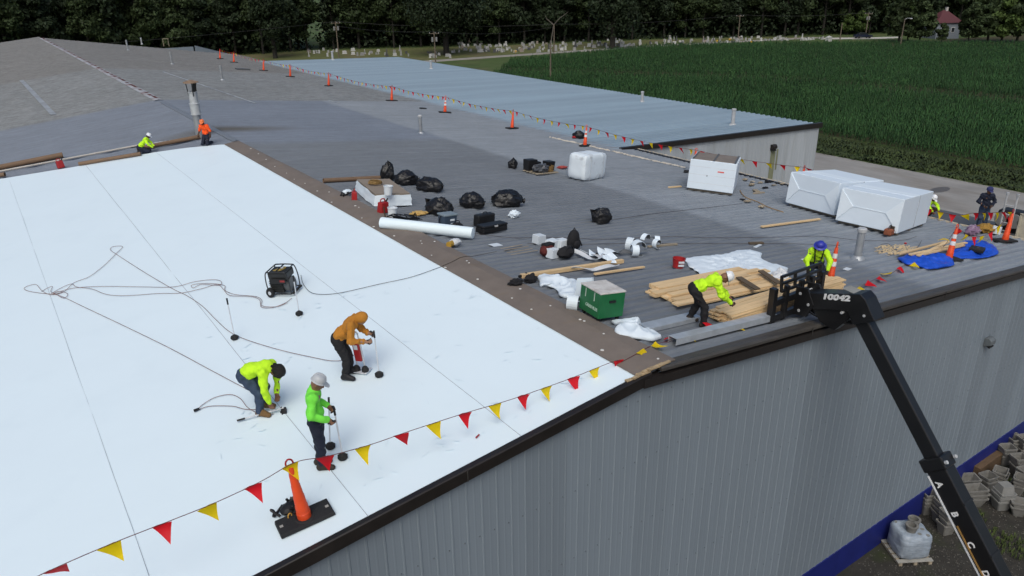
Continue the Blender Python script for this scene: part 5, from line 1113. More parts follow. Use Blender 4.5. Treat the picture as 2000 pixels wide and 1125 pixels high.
t = at_roof('tool_bag', 'small black tool bag against the cooler', 'bag', 892, 452, .2); MB().ell((0, 0, .13), (.24, .16, .15), 16, 9, fn=lambda d, q: q * (1 + .15 * noise.noise(d * 2.5))).build('bag', M_blk, t, smooth=True); MB().tube(spline([(-.12, 0, .24), (-.06, 0, .33), (.06, 0, .33), (.12, 0, .24)], 4), .013, 6).build('strap', M_blk, t)
t = at_roof('equipment_case', 'low black equipment case lying in front of another case', 'case', 960, 451, hdg(35) * 0 + .2, group='black cases'); MB().box((0, 0, .08), (1.05, .36, .16)).build('case_bottom', M_black, t, bevel=.03); MB().box((0, 0, .20), (1.06, .37, .08)).build('case_lid', M_black, t, bevel=.03); MB().box((0, -.19, .2), (.14, .02, .04)).build('latch', mat('grey latch', (.5, .5, .5), .5), t)
t = at_roof('equipment_case', 'black equipment case standing behind the low flat case', 'case', 945, 440, .2, group='black cases'); MB().box((0, 0, .19), (.74, .26, .38)).build('case_body', M_black, t, bevel=.05); MB().tube(spline([(-.1, -.02, .38), (-.06, -.02, .43), (.06, -.02, .43), (.1, -.02, .38)], 4), .014, 6).build('handle', M_black, t)
def lump(name, label, cat, px_, py_, r, m, amp=.3, rz=0., fr=2.6, sd_=0., seg=(20, 12)):
    def fn(d, q):
        v = q * (1 + amp * noise.noise(d * fr + Vector((sd_, 1, 2))) + amp * .5 * noise.noise(d * fr * 2.6 + Vector((sd_, 5, 2)))); 
        if v.z < -r[2] * .7: v.z = -r[2] * .7
        return v
    return put(name, MB().ell((0, 0, r[2] * .7), r, seg[0], seg[1], fn=fn).mesh(name, m, True), label, cat, px_, py_, rz)
M_yd = mat('yellow foam scraps', (.55, .36, .12), .8, var=.3)
lump('foam_scraps', 'torn yellow foam scraps left of the slumped rubbish bag', 'scraps', 818, 419, (.28, .2, .06), M_yd, .6); lump('rag', 'crumpled white rag lying alone below the long rubbish bag', 'rag', 1004, 424, (.2, .15, .13), M_rag, .5)
t = at_roof('glue_bottle', 'yellow glue bottle lying in clear wrapping beside the white roll', 'bottle', 881, 482, .5); MB().tube([(-.14, 0, .09), (.08, 0, .09), (.12, 0, .09), (.18, 0, .09)], [.085, .085, .03, .03], 12).build('bottle', mat('mustard plastic', (.45, .27, .04), .5), t); MB().ell((.2, -.02, .1), (.2, .14, .11), 12, 7, fn=lambda d, q: q * (1 + .3 * noise.noise(d * 3))).build('wrapping', M_wrapd, t, smooth=True)
put('card_sheet', MB().box((0, 0, .012), (.32, .26, .012)).mesh('card_sheet', M_white), 'white square of card lying flat near the black cord end', 'card', 968, 479, .1); put('card_sheet', MB().box((0, 0, .012), (.5, .1, .012)).mesh('card_sheet', M_white), 'white strip of card behind the big white plastic sheet', 'card', 1480, 481, .3); put('card_sheet', MB().box((0, 0, .012), (.3, .16, .012)).mesh('card_sheet', M_white), 'white card lying before the grey vent pipe', 'card', 1655, 526, .2); put('card_sheet', MB().box((0, 0, .012), (.28, .12, .012)).mesh('card_sheet', M_white), 'white card lying left of the man in blue helmet', 'card', 1572, 507, .1)
BX = MB().box((0, 0, .13), (.3, .28, .26)).mesh('white_box', M_white)
put('white_box', BX, 'small white box standing alone above the backpack group', 'box', 1052, 475, .1, bevel=.01); put('white_box', BX, 'white box left of the pair behind the backpack', 'box', 1078, 485, .3, bevel=.01, sc=(1.2, 1, 1)); put('white_box', BX, 'white box leaning against the black backpack', 'box', 1096, 484, .1, bevel=.01, sc=(1.1, 1, 1)); put('white_box', BX, 'white printed box in front of the red and black bag', 'box', 1078, 503, .2, bevel=.01, sc=(.9, .9, 1))
t = at_roof('backpack', 'black backpack sitting upright by white boxes', 'backpack', 1118, 486, .2); MB().ell((0, 0, .26), (.22, .16, .32), 18, 12, fn=lambda d, q: Vector((q.x * (1 + .12 * noise.noise(d * 2)), q.y, max(q.z, -.26)))).build('pack', M_blk, t, smooth=True); MB().ell((0, -.15, .16), (.15, .07, .13), 12, 8).build('pocket', M_blk, t, smooth=True); MB().tube(spline([(-.05, 0, .56), (0, 0, .63), (.05, 0, .56)], 4), .013, 6).build('loop', M_blk, t); MB().tube(spline([(.18, .05, .4), (.3, .0, .22), (.38, -.04, .05)], 4), .02, 6).build('strap', M_blk, t)
t = at_roof('tool_bag', 'red and black tool bag in front of the white boxes', 'bag', 1068, 499, .25); MB().ell((0, 0, .15), (.27, .18, .18), 16, 9, fn=lambda d, q: Vector((q.x, q.y, max(q.z, -.14))) * (1 + .1 * noise.noise(d * 3))).build('bag', mat('dark red cloth', (.09, .015, .013), .8), t, smooth=True); MB().box((.05, .03, .3), (.38, .22, .1)).build('flap', M_blk, t, bevel=.03)
t = at_roof('tool_bag', 'open black tool bag spilling straps beside the grey strips', 'bag', 1104, 502, .3); MB().ell((0, 0, .14), (.33, .2, .17), 16, 9, fn=lambda d, q: Vector((q.x, q.y, max(q.z, -.14))) * (1 + .25 * noise.noise(d * 3))).build('bag', M_blk, t, smooth=True); MB().tube(spline([(-.2, -.1, .25), (0, -.15, .38), (.2, -.1, .22)], 5), .016, 6).build('strap', M_blk, t)
# curled membrane offcuts: white one side, grey the other
def curl(label, pxs, wd, px0=None, turns=0., seed=0):
    r = random.Random(seed); P2 = spline([rp(*q) for q in pxs], 6); org = P2[0].copy(); b = MB(); vs = []
    n_ = len(P2)
    for i, q in enumerate(P2):
        d = (P2[min(i + 1, n_ - 1)] - P2[max(i - 1, 0)]); s = Vector((-d.y, d.x, 0)).normalized(); tw = math.sin(i / n_ * 7 + seed) * .8; up_ = Vector((0, 0, 1)); q = q - org + Vector((0, 0, .05 + .07 * abs(math.sin(i / n_ * 6 + seed))))
        w_ = s * math.cos(tw) + up_ * math.sin(tw) * .6; vs += [q - w_ * wd / 2, q + w_ * wd / 2]
    b.add(vs, [(2 * i, 2 * i + 2, 2 * i + 3, 2 * i + 1) for i in range(n_ - 1)]); A_, B_ = (M_rag, M_wrapd) if seed in (1, 3, 4) else (M_grey, M_rag); me = b.mesh('offcut', [A_]); me.materials.append(B_); o = link('membrane_offcut', me, loc=org)
    so = o.modifiers.new('thick', 'SOLIDIFY'); so.thickness = .008; so.material_offset = 1; so.material_offset_rim = 0; return tag(o, label, 'offcut', 'membrane offcuts')
def ring(label, px_, py_, r, wd, a1=5.2, rz=0.):
    b = MB(); n_ = 18; vs = []
    for i in range(n_ + 1): a = a1 * i / n_; k_ = r * (1 + .03 * i); vs += [(k_ * math.cos(a), -wd / 2, r * 1.3 + k_ * math.sin(a)), (k_ * math.cos(a), wd / 2, r * 1.3 + k_ * math.sin(a))]
    b.add(vs, [(2 * i, 2 * i + 2, 2 * i + 3, 2 * i + 1) for i in range(n_)]); me = b.mesh('offcut', [M_rag]); me.materials.append(M_grey); o = put('membrane_offcut', me, label, 'offcut', px_, py_, rz, group='membrane offcuts'); so = o.modifiers.new('thick', 'SOLIDIFY'); so.thickness = .008; so.material_offset = 1; return o
curl('long white and grey offcut twisting right of the open tool bag', [(1112, 495), (1130, 500), (1150, 508), (1168, 513), (1172, 508), (1160, 502), (1135, 494)], .16, seed=1); curl('broad grey offcut crumpled in the middle of the strip heap', [(1150, 500), (1168, 502), (1182, 508), (1200, 506)], .3, seed=2); curl('white offcut curving down to the long timber', [(1175, 500), (1185, 506), (1193, 514), (1199, 520)], .15, seed=3)
curl('white offcut lying along the long timber pole', [(1116, 530), (1140, 531), (1170, 530), (1195, 526), (1207, 522)], .14, seed=4); curl('grey and white offcut standing up behind the strip heap', [(1172, 492), (1180, 498), (1195, 497), (1208, 502)], .26, seed=5); curl('grey offcut trailing off the curled rings', [(1208, 497), (1222, 498), (1245, 498), (1264, 495)], .16, seed=6)
ring('white curled ring offcut standing left of the timber batten', 1230, 489, .16, .2, rz=.5); ring('large white curled ring offcut beside the trailing grey strip', 1246, 497, .17, .24, rz=-.3); ring('white curled ring offcut tipped towards the cord', 1238, 499, .13, .2, rz=1.1); ring('half ring white offcut above the timber batten', 1260, 479, .14, .15, 3.0, rz=.2); ring('upper of two white ring offcuts on the timber batten', 1281, 479, .12, .16, rz=.9); ring('lower of two white ring offcuts on the timber batten', 1282, 484, .11, .16, rz=.1)
# ---- loose timber
def plank(label, A, B, wd, th, m=None, dz=0., group='loose timber', za=None, zb=None):
    a, b_ = rp(*A), rp(*B); a.z += th / 2 + dz; b_.z += th / 2 + dz
    d = b_ - a; M_ = Matrix((d.normalized(), Vector((0, 0, 1)).cross(d).normalized(), d.normalized().cross(Vector((0, 0, 1)).cross(d).normalized()))).transposed()
    return tag(MB().box((0, 0, 0), (d.length, wd, th), M=M_).build('timber_board', m or M_timber, loc=(a + b_) / 2, bevel=.005), label, 'board', group)
M_tdark = mat('dark wet board', (.10, .075, .05), .8, var=.3, stretch=(.5, 5, 5)); M_tgrey = mat('grey old board', (.32, .27, .2), .8, var=.3, stretch=(.5, 5, 5))
plank('long timber pole lying below the strip heap', (1018, 543), (1216, 513), .12, .1); plank('thin timber batten right of the long pole', (1161, 537), (1258, 523), .08, .05); plank('short timber batten under the white rings', (1266, 483), (1322, 478), .09, .05, M_tgrey); plank('timber batten lying on the roof left of the wrapped pallet', (1488, 444), (1601, 429), .12, .05); plank('short pale stick near the banded white stack', (1306, 367), (1330, 365), .1, .05)
plank('dark board on the cord behind the plastic sheet', (1463, 477), (1490, 476), .12, .06, M_tdark); plank('grey scrap board right of the banded stack', (1472, 379), (1492, 377), .1, .06, M_tgrey); plank('scrap board beyond the roof edge litter', (1474, 372), (1480, 376), .2, .06, M_tgrey)
for i, (A, B) in enumerate([((985, 489), (1032, 481)), ((990, 494), (1040, 486)), ((998, 498), (1050, 489)), ((978, 486), (1020, 478))]): plank('faint thin lath in the row left of the backpack group', A, B, .035, .012, M_tgrey, group='thin laths')
put('pole_clamp', MB().tube([(-.1, 0, .05), (.1, .05, .05), (.16, .02, .1)], .04, 7).mesh('pole_clamp', M_black), 'black clamp at the lower end of the long timber pole', 'clamp', 1020, 543)
lump('cable_reel', 'dark bundled strap lying on the brown board edge', 'strap', 1007, 558, (.2, .13, .1), M_blk, .5); lump('cable_reel', 'small dark tool bundle near the crumpled white sheet', 'tools', 1036, 551, (.17, .13, .12), M_blk, .5, sd_=4)

# ---- green job box
c, rz, L, W = foot((1137, 612), (1175, 636), (1207, 622)); c.z = zr(c.x)
t = thing('job_box', 'green steel job box on castors with a worn white lid', 'tool chest', c, sloperot(c.x, rz)); a_, b_, cc = rp(1137, 612), rp(1175, 636), rp(1207, 622)
n_ = (Matrix.Rotation(rz, 3, 'Z') @ Vector((0, 1, 0))); sg = 1 if n_.dot(cc - b_) > 0 else -1; H_ = .56
MB().box((0, 0, .1 + H_ / 2), (L, W, H_)).build('chest', M_grn, t, bevel=.012); MB().box((0, 0, .1 + H_ + .02), (L + .02, W + .02, .035)).build('lid', mat('worn white lid', (.55, .53, .5), .6, var=.2, scale=5, dirt=((.32, .27, .23), 3, .5, .6)), t, bevel=.008)
for sx_ in (-1, 1):
    for sy_ in (-1, 1): ca = MB().cyl((sx_ * (L / 2 - .1), sy_ * (W / 2 - .08) - .02, .05), (sx_ * (L / 2 - .1), sy_ * (W / 2 - .08) + .02, .05), .05, n=14).build('castor', M_tyre, t); MB().box((sx_ * (L / 2 - .1), sy_ * (W / 2 - .08), .09), (.07, .06, .03)).build('bracket', M_bmetal, ca)
for x_ in (-.22, .22): MB().box((x_ * L, -sg * (W / 2 + .004), .1 + H_ * .8), (.025, .01, .2)).build('drip', mat('pale drip', (.35, .42, .36), .6), t)
MB().box((-L / 2 - .01, 0, .48), (.03, .16, .05)).build('handle', M_bmetal, t); MB().box((L / 2 + .01, 0, .48), (.03, .16, .05)).build('handle', M_bmetal, t)
Mx = Matrix.Translation((-L * .12, -sg * (W / 2 + .004), .1 + H_ * .33)) @ (Matrix(((-sg * -1, 0, 0, 0), (0, 0, -sg, 0), (0, 1, 0, 0), (0, 0, 0, 1))))
text('lettering', 'GREENLEE', .10, mat('pale green print', (.42, .56, .47), .6), t, Mx)
# ---- crumpled sheets
def crumple(name, label, cat, pxs, amp, m, fr=2.2, sd_=0., hump=.1, rings=22, thick=.006, dz=.015):
    P2 = spline([rp(*q) for q in pxs + [pxs[0]]], 9)[:-1]; cen = sum(P2, Vector()) / len(P2); n_ = len(P2); vs = [Vector((0, 0, 0))]; b = MB()
    out = [cen * 0]; 
    def hz_(v, t_): 
        k_ = (1 - min(1, 1.7 * abs(noise.noise(Vector((v.x * fr, v.y * fr, sd_)))))) ** 2; k2 = (1 - min(1, 1.8 * abs(noise.noise(Vector((v.x * fr * 2.3 + 3, v.y * fr * 2.3, sd_ + 4)))))) ** 2; return dz + hump * (1 - t_ ** 3) + amp * (.7 * k_ + .45 * k2) * (1 - .7 * t_ ** 4)
    vs = [Vector((0, 0, hz_(cen, 0)))]
    for j in range(1, rings + 1):
        for q in P2:
            t_ = j / rings; v = cen.lerp(q, t_ * (1 + .05 * noise.noise(Vector((q.x * 5, q.y * 5, sd_))))); vs.append(Vector((v.x - cen.x, v.y - cen.y, (zr(v.x) - zr(cen.x)) + (hz_(v, t_) if j < rings else .012))))
    fs = [(0, 1 + i, 1 + (i + 1) % n_) for i in range(n_)] + [(1 + j * n_ + i, 1 + (j + 1) * n_ + i, 1 + (j + 1) * n_ + (i + 1) % n_, 1 + j * n_ + (i + 1) % n_) for j in range(rings - 1) for i in range(n_)]
    b.add(vs, fs); o = b.build(name, m, smooth=False, loc=(cen.x, cen.y, zr(cen.x))); o.data.polygons.foreach_set('use_smooth', [True] * len(o.data.polygons))
    so = o.modifiers.new('thick', 'SOLIDIFY'); so.thickness = thick; so.offset = 1; return tag(o, label, cat)
crumple('plastic_sheet', 'crumpled white plastic sheet strewn behind the green job box', 'sheet', [(1050, 543), (1062, 540), (1085, 541), (1100, 548), (1125, 550), (1148, 560), (1165, 572), (1140, 580), (1118, 584), (1095, 580), (1088, 568), (1070, 560), (1055, 560)], .15, M_rag, 1.3, 1., .03)
crumple('plastic_sheet', 'dirty white plastic sheet crumpled before the green job box', 'sheet', [(1194, 628), (1215, 626), (1240, 624), (1252, 634), (1250, 643), (1280, 650), (1291, 660), (1275, 667), (1240, 662), (1208, 655), (1200, 648), (1212, 638), (1200, 635)], .14, M_rag, 1.3, 3., .05)
p = rp(1135, 600); b = MB(); b.ext([Vector((0, 0, 0)), Vector((.5, -.1, .0)), Vector((.42, 0, .62)), Vector((.05, .05, .55))], (0, 0, 0), (.02, .05, 0)); tag(b.build('foam_slab', M_wrap, loc=rp(1118, 600) + Vector((.25, .25, 0)), rot=(0, 0, -.9)), 'pale foam panel leaning behind the green job box', 'panel')
ring('white and grey coil of offcut beside the foam panel', 1118, 604, .14, .25, 5.6, .7)
crumple('plastic_sheet', 'broad white plastic sheet spread over the ribs above the timber', 'sheet', [(1338, 506), (1362, 502), (1400, 499), (1420, 496), (1447, 489), (1470, 490), (1487, 495), (1487, 506), (1510, 516), (1538, 524), (1530, 534), (1495, 541), (1450, 545), (1385, 548), (1362, 532), (1345, 520)], .06, M_rag, 2.4, 7., .02, 22)
crumple('plastic_bag', 'clear grey plastic bag lying between white sheet and forks', 'bag', [(1505, 538), (1525, 534), (1540, 542), (1535, 552), (1510, 550)], .2, M_wrapd, 4., 9., .05)
t = at_roof('paint_bucket', 'red bucket with white label weighing down the white sheet', 'bucket', 1324, 522, .2); link('pail', bucket_mesh(.17, .27, M_red), t); MB().lathe([(.165, .14), (.172, .22)], 20, cap=False).build('rim_band', M_red, t)  # raised band below the rim, same red as the pail
for z_ in (.1, .19): MB().box((-.1, -.145, z_), (.16, .03, .05), rz=-.6).build('label', M_white, t)
crumple('tarpaulin', 'blue tarpaulin bunched in front of the banded cone', 'tarpaulin', [(1752, 505), (1775, 499), (1805, 502), (1840, 497), (1858, 505), (1863, 518), (1838, 524), (1810, 526), (1790, 520), (1768, 516)], .16, M_tarp, 1.7, 2., .03)
crumple('tarpaulin', 'blue tarpaulin spread behind the banded cone', 'tarpaulin', [(1868, 480), (1885, 472), (1915, 474), (1935, 478), (1950, 494), (1930, 503), (1895, 506), (1862, 504), (1850, 495)], .14, M_tarp, 1.5, 5., .03)
t = at_roof('battery_case', 'flat black case lying on the rear blue tarpaulin', 'case', 1906, 497, .3, dz=.12); MB().box((0, 0, .06), (.55, .42, .12)).build('case', M_black, t, bevel=.02); MB().box((0, -.02, .122), (.3, .06, .006)).build('stripe', mat('dull brown print', (.07, .05, .04), .6), t)
for lb, A, B, dz_ in [('long timber batten lying across the front blue tarpaulin', (1755, 503), (1850, 478), .10), ('timber batten resting on both blue tarpaulins', (1775, 508), (1885, 484), .16), ('short timber batten crossed under the others on the tarpaulin', (1800, 507), (1850, 482), .16), ('pale timber batten nearest the cone foot', (1790, 511), (1880, 490), .18)]: plank(lb, A, B, .1, .05, dz=dz_)
b = MB()
for i in range(260):
    p = rp(1715 + random.random() ** .8 * 65, 488 + random.uniform(-1, 1) * 8); p.y += random.uniform(-.2, .2); b.box((p.x, p.y, zr(p.x) + .006), (random.uniform(.02, .16), random.uniform(.02, .05), .008), rz=random.uniform(-.3, .3))
tag(b.build('sawdust', mat('sawdust', (.55, .42, .25), .9)), 'pale sawdust and shavings beside the grey vent pipe', 'sawdust', kind='stuff')
t = at_roof('compressor', 'small rusty orange motor unit beside the wrapped pallet', 'motor', 1735, 460, .2); MB().box((0, 0, .14), (.42, .26, .22)).build('body', mat('rusty orange', (.22, .07, .035), .7, var=.4, scale=8), t, bevel=.04); MB().cyl((.1, -.05, .2), (.1, -.05, .34), .08).build('motor', M_bootd, t); MB().tube(spline([(-.18, 0, .24), (-.1, 0, .36), (.1, 0, .36), (.2, 0, .26)], 4), .014, 6).build('handle', M_black, t)
lump('rag_heap', 'purple and white rag heap near the lift platform', 'rags', 1898, 458, (.32, .22, .2), mat('mauve cloth', (.2, .13, .2), .8, var=.4, scale=6, dirt=((.6, .6, .62), 3, .5, .8)), .4)
put('white_box', BX, 'small white box by the base of the tilted cone', 'box', 1945, 456, .3, bevel=.01); put('red_plug', MB().ell((0, 0, .03), (.05, .05, .035), 8, 5).mesh('red_plug', M_red), 'tiny red plug lying on the roof beyond the vent pipe', 'plug', 1768, 477)
# heap of tubs on a small pallet
t = at_roof('tub_pallet', 'small pallet heaped with black tubs, rope and grey plastic', 'pallet', 1056, 337, .1)
for i in range(5): MB().box((0, -.4 + i * .2, .05), (1.3, .12, .04)).build('slat', M_tgrey, t)
for x_, y_, s in ((-.35, .35, 1.2), (.0, .4, .9), (.55, .1, 1.)): MB().box((x_, y_, .07 + .2 * s), (.4 * s, .34, .4 * s), top=1.12).build('tub', M_black, t, bevel=.02)
MB().ell((-.2, -.2, .22), (.42, .26, .22), 16, 9, fn=lambda d, q: q * (1 + .4 * noise.noise(d * 3))).build('grey_plastic', mat('grey plastic film', (.07, .075, .085), .4, var=.4, scale=6), t)
b = MB()
for i in range(8): b.tube([Vector((.32 + .22 * math.cos(a), -.15 + .2 * math.sin(a), .1 + .03 * i)) for a in [2 * PI * j / 14 for j in range(14)]], .02, 5, closed=True)
b.build('rope', mat('ochre rope', (.20, .125, .045), .9), t)
lump('red_rag', 'flat red rag between the tub pallet and the white bale', 'rag', 1098, 329, (.3, .14, .07), mat('faded red cloth', (.35, .06, .05), .8), .3)
put('roof_disc', MB().lathe([(.28, 0), (.27, .04), (.2, .06), (0, .06)], 18).mesh('roof_disc', M_black), 'flat black disc lying on the roof by the banded cone', 'disc', 826, 212); put('roof_hatch', MB().box((0, 0, .06), (1.3, .8, .12)).mesh('roof_hatch', M_grey), 'low grey patch plate on the brown roof', 'hatch', 474, 136)
M_lg = mat('mixed litter', (.4, .36, .3), .8, var=.5)
for i, (x_, y_) in enumerate([(1455, 352), (1470, 355), (1485, 358), (1500, 356), (1512, 362), (1468, 362), (1528, 360), (1460, 394), (1487, 405), (1450, 390), (1495, 368)]): lump('litter', 'scrap of litter in the gutter below the annex wall', 'litter', x_, y_, (random.uniform(.10, .24), .1, random.uniform(.02, .06)), random.choice([M_lg, M_blk, M_yd, M_tgrey]), .5, sd_=i * 2.); COL.objects[-1]['group'] = 'litter by the annex wall'
# ---- vent pipes and the tall stack
def vent(label, px_, py_, r, h, lean=0., cap=True, m=None, annexp=False):
    p = anx(px_, py_) if annexp else rp(px_, py_); t = thing('vent_pipe', label, 'vent pipe', p, (0, lean, 0), 'roof vent pipes'); b = MB(); b.lathe([(r * 1.9, -.04), (r * 1.7, .02), (r * 1.1, .08)], 18, cap=False); b.build('flashing', m or M_galv, t, smooth=True)
    MB().lathe([(r, -.05), (r, h), (r * .8, h), (r * .8, h - .2)], 18, cap=False).build('pipe', m or M_galv, t, smooth=True)
    if cap: MB().lathe([(r * 1.25, h - .06), (r * 1.25, h + .03), (r * 1.0, h + .06), (0, h + .065)], 18).build('rim', M_ins, t, smooth=True)
vent('stout grey vent pipe beside the sawdust', 1675, 503, .115, .9); vent('grey vent pipe standing in the middle of the grey bays', 822, 260, .10, .95); vent('thin grey vent pipe on the brown roof', 434, 156, .10, 1.2, cap=False); vent('thin grey vent pipe high on the brown roof', 336, 125, .10, 1.2, cap=False); vent('thin grey vent pipe close to the far roof edge', 250, 98, .1, 1.2, cap=False); vent('short pale vent pipe at the far skyline of the brown roof', 277, 86, .09, .8, m=M_ins)
vent('pale vent pipe near the field side of the annex roof', 1254, 198, .11, .75, annexp=True, m=M_ins); vent('pale vent pipe near the dark rake of the annex roof', 1431, 243, .13, 1.0, annexp=True, m=M_ins); vent('small white vent pipe on the far corner of the annex roof', 842, 134, .13, .85, annexp=True, m=M_ins); vent('small white vent pipe at the far edge of the annex roof', 650, 117, .13, 1., annexp=True, m=M_ins)
p = rp(325, 90); t = thing('sawhorse', 'pale wooden frame standing on the far skyline of the brown roof', 'frame', p)
for x_ in (-.35, .35): MB().box((x_, 0, .5), (.06, .06, 1.1)).build('leg', M_tgrey, t)
MB().box((0, 0, 1.0), (.8, .06, .08)).build('top_rail', M_tgrey, t)
p = rp(391, 269); t = thing('exhaust_stack', 'tall grey exhaust stack with a rusty rain cap on struts', 'chimney', p)
MB().lathe([(.34, -.1), (.30, .02), (.2, .06)], 20, cap=False).build('flashing', M_galv, t); MB().lathe([(.19, 0), (.19, 1.15)], 20, cap=False).build('lower_pipe', M_galv, t, smooth=True); MB().lathe([(.25, 1.12), (.25, 1.16), (.23, 1.17), (.23, 1.62), (.25, 1.63), (.25, 1.66), (.2, 1.68), (.19, 2.15), (.21, 2.16), (.21, 2.2), (.16, 2.2), (.16, 1.9), (0, 1.9)], 20, cap=False).build('upper_pipe', mat('pale galvanised', (.42, .44, .45), .45, metal=.2), t, smooth=True)
for a in (0.4, 2.5, 4.6): MB().tube([(.2 * math.cos(a), .2 * math.sin(a), 2.0), (.26 * math.cos(a), .26 * math.sin(a), 2.62)], .022, 6).build('strut', M_bmetal, t)
MB().box((.1, -.05, 2.4), (.16, .1, .42), M=Matrix.Rotation(.25, 3, 'Y')).build('damper_plate', M_bmetal, t); MB().lathe([(.36, 2.62), (.35, 2.66), (.08, 2.74), (0, 2.74)], 18).build('rain_cap', mat('rusty cap', (.22, .15, .10), .8, var=.4, scale=6), t)
# ---- timber pile and the bundle on the forks
pile = []
for lay, (y0, y1, x0, x1, nb) in enumerate([(11.1, 12.6, 12.75, 16.6, 7), (11.15, 12.5, 12.5, 16.9, 6), (11.6, 12.55, 12.6, 16.5, 4)]):
    for i in range(nb):
        yy = y0 + (y1 - y0) * (i + .5) / nb; xa, xb = x0 + random.uniform(-.25, .35), x1 + random.uniform(-.5, .3); th = .05
        za, zb = zr(xa) + th * (lay + .5), zr(xb) + th * (lay + .5); d = Vector((xb - xa, 0, zb - za)); a = math.atan2(zb - za, xb - xa)
        o = MB().box((0, 0, 0), (d.length, (y1 - y0) / nb * random.uniform(.80, .92), th * .9)).build('timber_board', M_timber, loc=((xa + xb) / 2, yy, (za + zb) / 2), rot=(random.uniform(-.05, .05), -a, random.uniform(-.022, .022)), bevel=.002)
        lb_ = ['board at the bottom of the timber pile on the roof', 'board in the middle layer of the timber pile', 'board on top of the timber pile on the roof'][lay]; tag(o, lb_, 'board', 'timber pile boards: ' + lb_)
plank('dark board lying crosswise over the timber pile', (1441, 556), (1478, 580), .16, .04, M_tdark, dz=.19); plank('second dark board crosswise where pile meets the forks', (1484, 543), (1520, 568), .16, .04, M_tdark, dz=.19)
BZ = CH - 7.40
for lay in range(8):
    for i in range(4):
        xa, xb = 12.75 + random.uniform(-.12, .14), 17.1 + random.uniform(-.12, .1); yy = 9.93 + i * .142; z_ = BZ + lay * .042; sl_ = -.045
        o = MB().box((0, 0, 0), (xb - xa, .132, .037)).build('timber_board', M_timber, loc=((xa + xb) / 2, yy + random.uniform(-.008, .008), z_ + sl_ * ((xa + xb) / 2 - 12.9)), rot=(0, -sl_, random.uniform(-.004, .004)), bevel=.002); tag(o, 'board in the strapped timber bundle carried on the forks', 'board', 'timber bundle on the forks')
# ---- steel channels
def channel(label, A, B, wd=.32, hh=.09):
    a, b_ = rp(*A), rp(*B); d = b_ - a; M_ = Matrix((d.normalized(), Vector((0, 0, 1)).cross(d).normalized(), d.normalized().cross(Vector((0, 0, 1)).cross(d).normalized()))).transposed(); b = MB(); Ln = d.length
    for y_, z_, w_, h_ in ((0, hh, wd, .012), (-wd / 2, hh / 2, .012, hh), (wd / 2, hh / 2, .012, hh)): b.box(M_ @ Vector((Ln / 2, y_, z_)), (Ln, w_, h_), M=M_)
    tag(b.build('steel_channel', mat('galvanised channel', (.40, .43, .46), .35, metal=.3), loc=a + Vector((0, 0, .01))), label, 'channel', 'steel channels')
channel('galvanised channel lying under the feet of the stooping worker', (1256, 646), (1358, 622)); channel('long galvanised channel lying at the roof edge under the pennants', (1312, 672), (1512, 622), .22, .14)

# ---- telehandler
M_deck = mat('black machine paint', (.010, .010, .011), .32, var=.25, scale=2, spec=.5, dirt=((.05, .048, .045), 1.5, .6, .35))
TX = 14.85
tel = thing('telehandler', 'black telescopic handler reaching up over the roof edge with 10042 on its boom', 'telehandler', (TX, 0, 0))
def V3(x, y, z): return Vector((x, y, z))
yC = 9.62; z0 = zr(14.2) - .02
# carriage
fr = MB()
for x_ in (-1.0, .78): fr.box((x_, yC, z0 + .42), (.13, .16, .92))
for z_ in (.12, .5): fr.box((-.1, yC, z0 + z_), (1.7, .12, .15))
for x_ in (-.55, .0, .4): fr.box((x_, yC - .02, z0 + .45), (.12, .1, .8))
car_ = fr.build('fork_carriage', M_deck, tel, bevel=.012)
br = MB()
for x_ in (-.72, -.22, .26, .74): br.tube([V3(x_, yC, z0 + .72), V3(x_ + .02, yC + .05, z0 + 1.08)], .042, 8)
for z_ in (.74, .92, 1.08): br.box((.01, yC + (z_ - .86) * .14, z0 + z_), (1.52, .06, .062))
br.build('load_backrest', M_deck, car_, bevel=.008)
for x_ in (-.5, .45):
    f = MB(); f.box((x_, yC + .62, z0 + .0), (.14, 1.25, .05)); f.box((x_, yC + .04, z0 + .3), (.13, .06, .62)); f.build('fork', M_deck, car_, bevel=.006)
ht = MB(); ht.ext([V3(0, yC - .05, z0 + .05), V3(0, yC - .05, z0 + .75), V3(0, yC - .35, z0 + .8), V3(0, yC - .55, z0 + .45), V3(0, yC - .4, z0 + .1)], (-.245, 0, 0), (-.19, 0, 0)); ht.ext([V3(0, yC - .05, z0 + .05), V3(0, yC - .05, z0 + .75), V3(0, yC - .35, z0 + .8), V3(0, yC - .55, z0 + .45), V3(0, yC - .4, z0 + .1)], (.18, 0, 0), (.235, 0, 0)); ht.tube([V3(-.1, yC - .1, z0 + .6), V3(.0, yC - .3, z0 + .35)], .06, 8)
hd_ = ht.build('tilt_head', M_deck, tel, bevel=.01)
for y_, z_ in ((-.18, .62), (-.42, .42), (-.2, .2)): MB().cyl((-.255, yC + y_, z0 + z_), (.255, yC + y_, z0 + z_), .035).build('pivot_pin', M_ins, hd_)
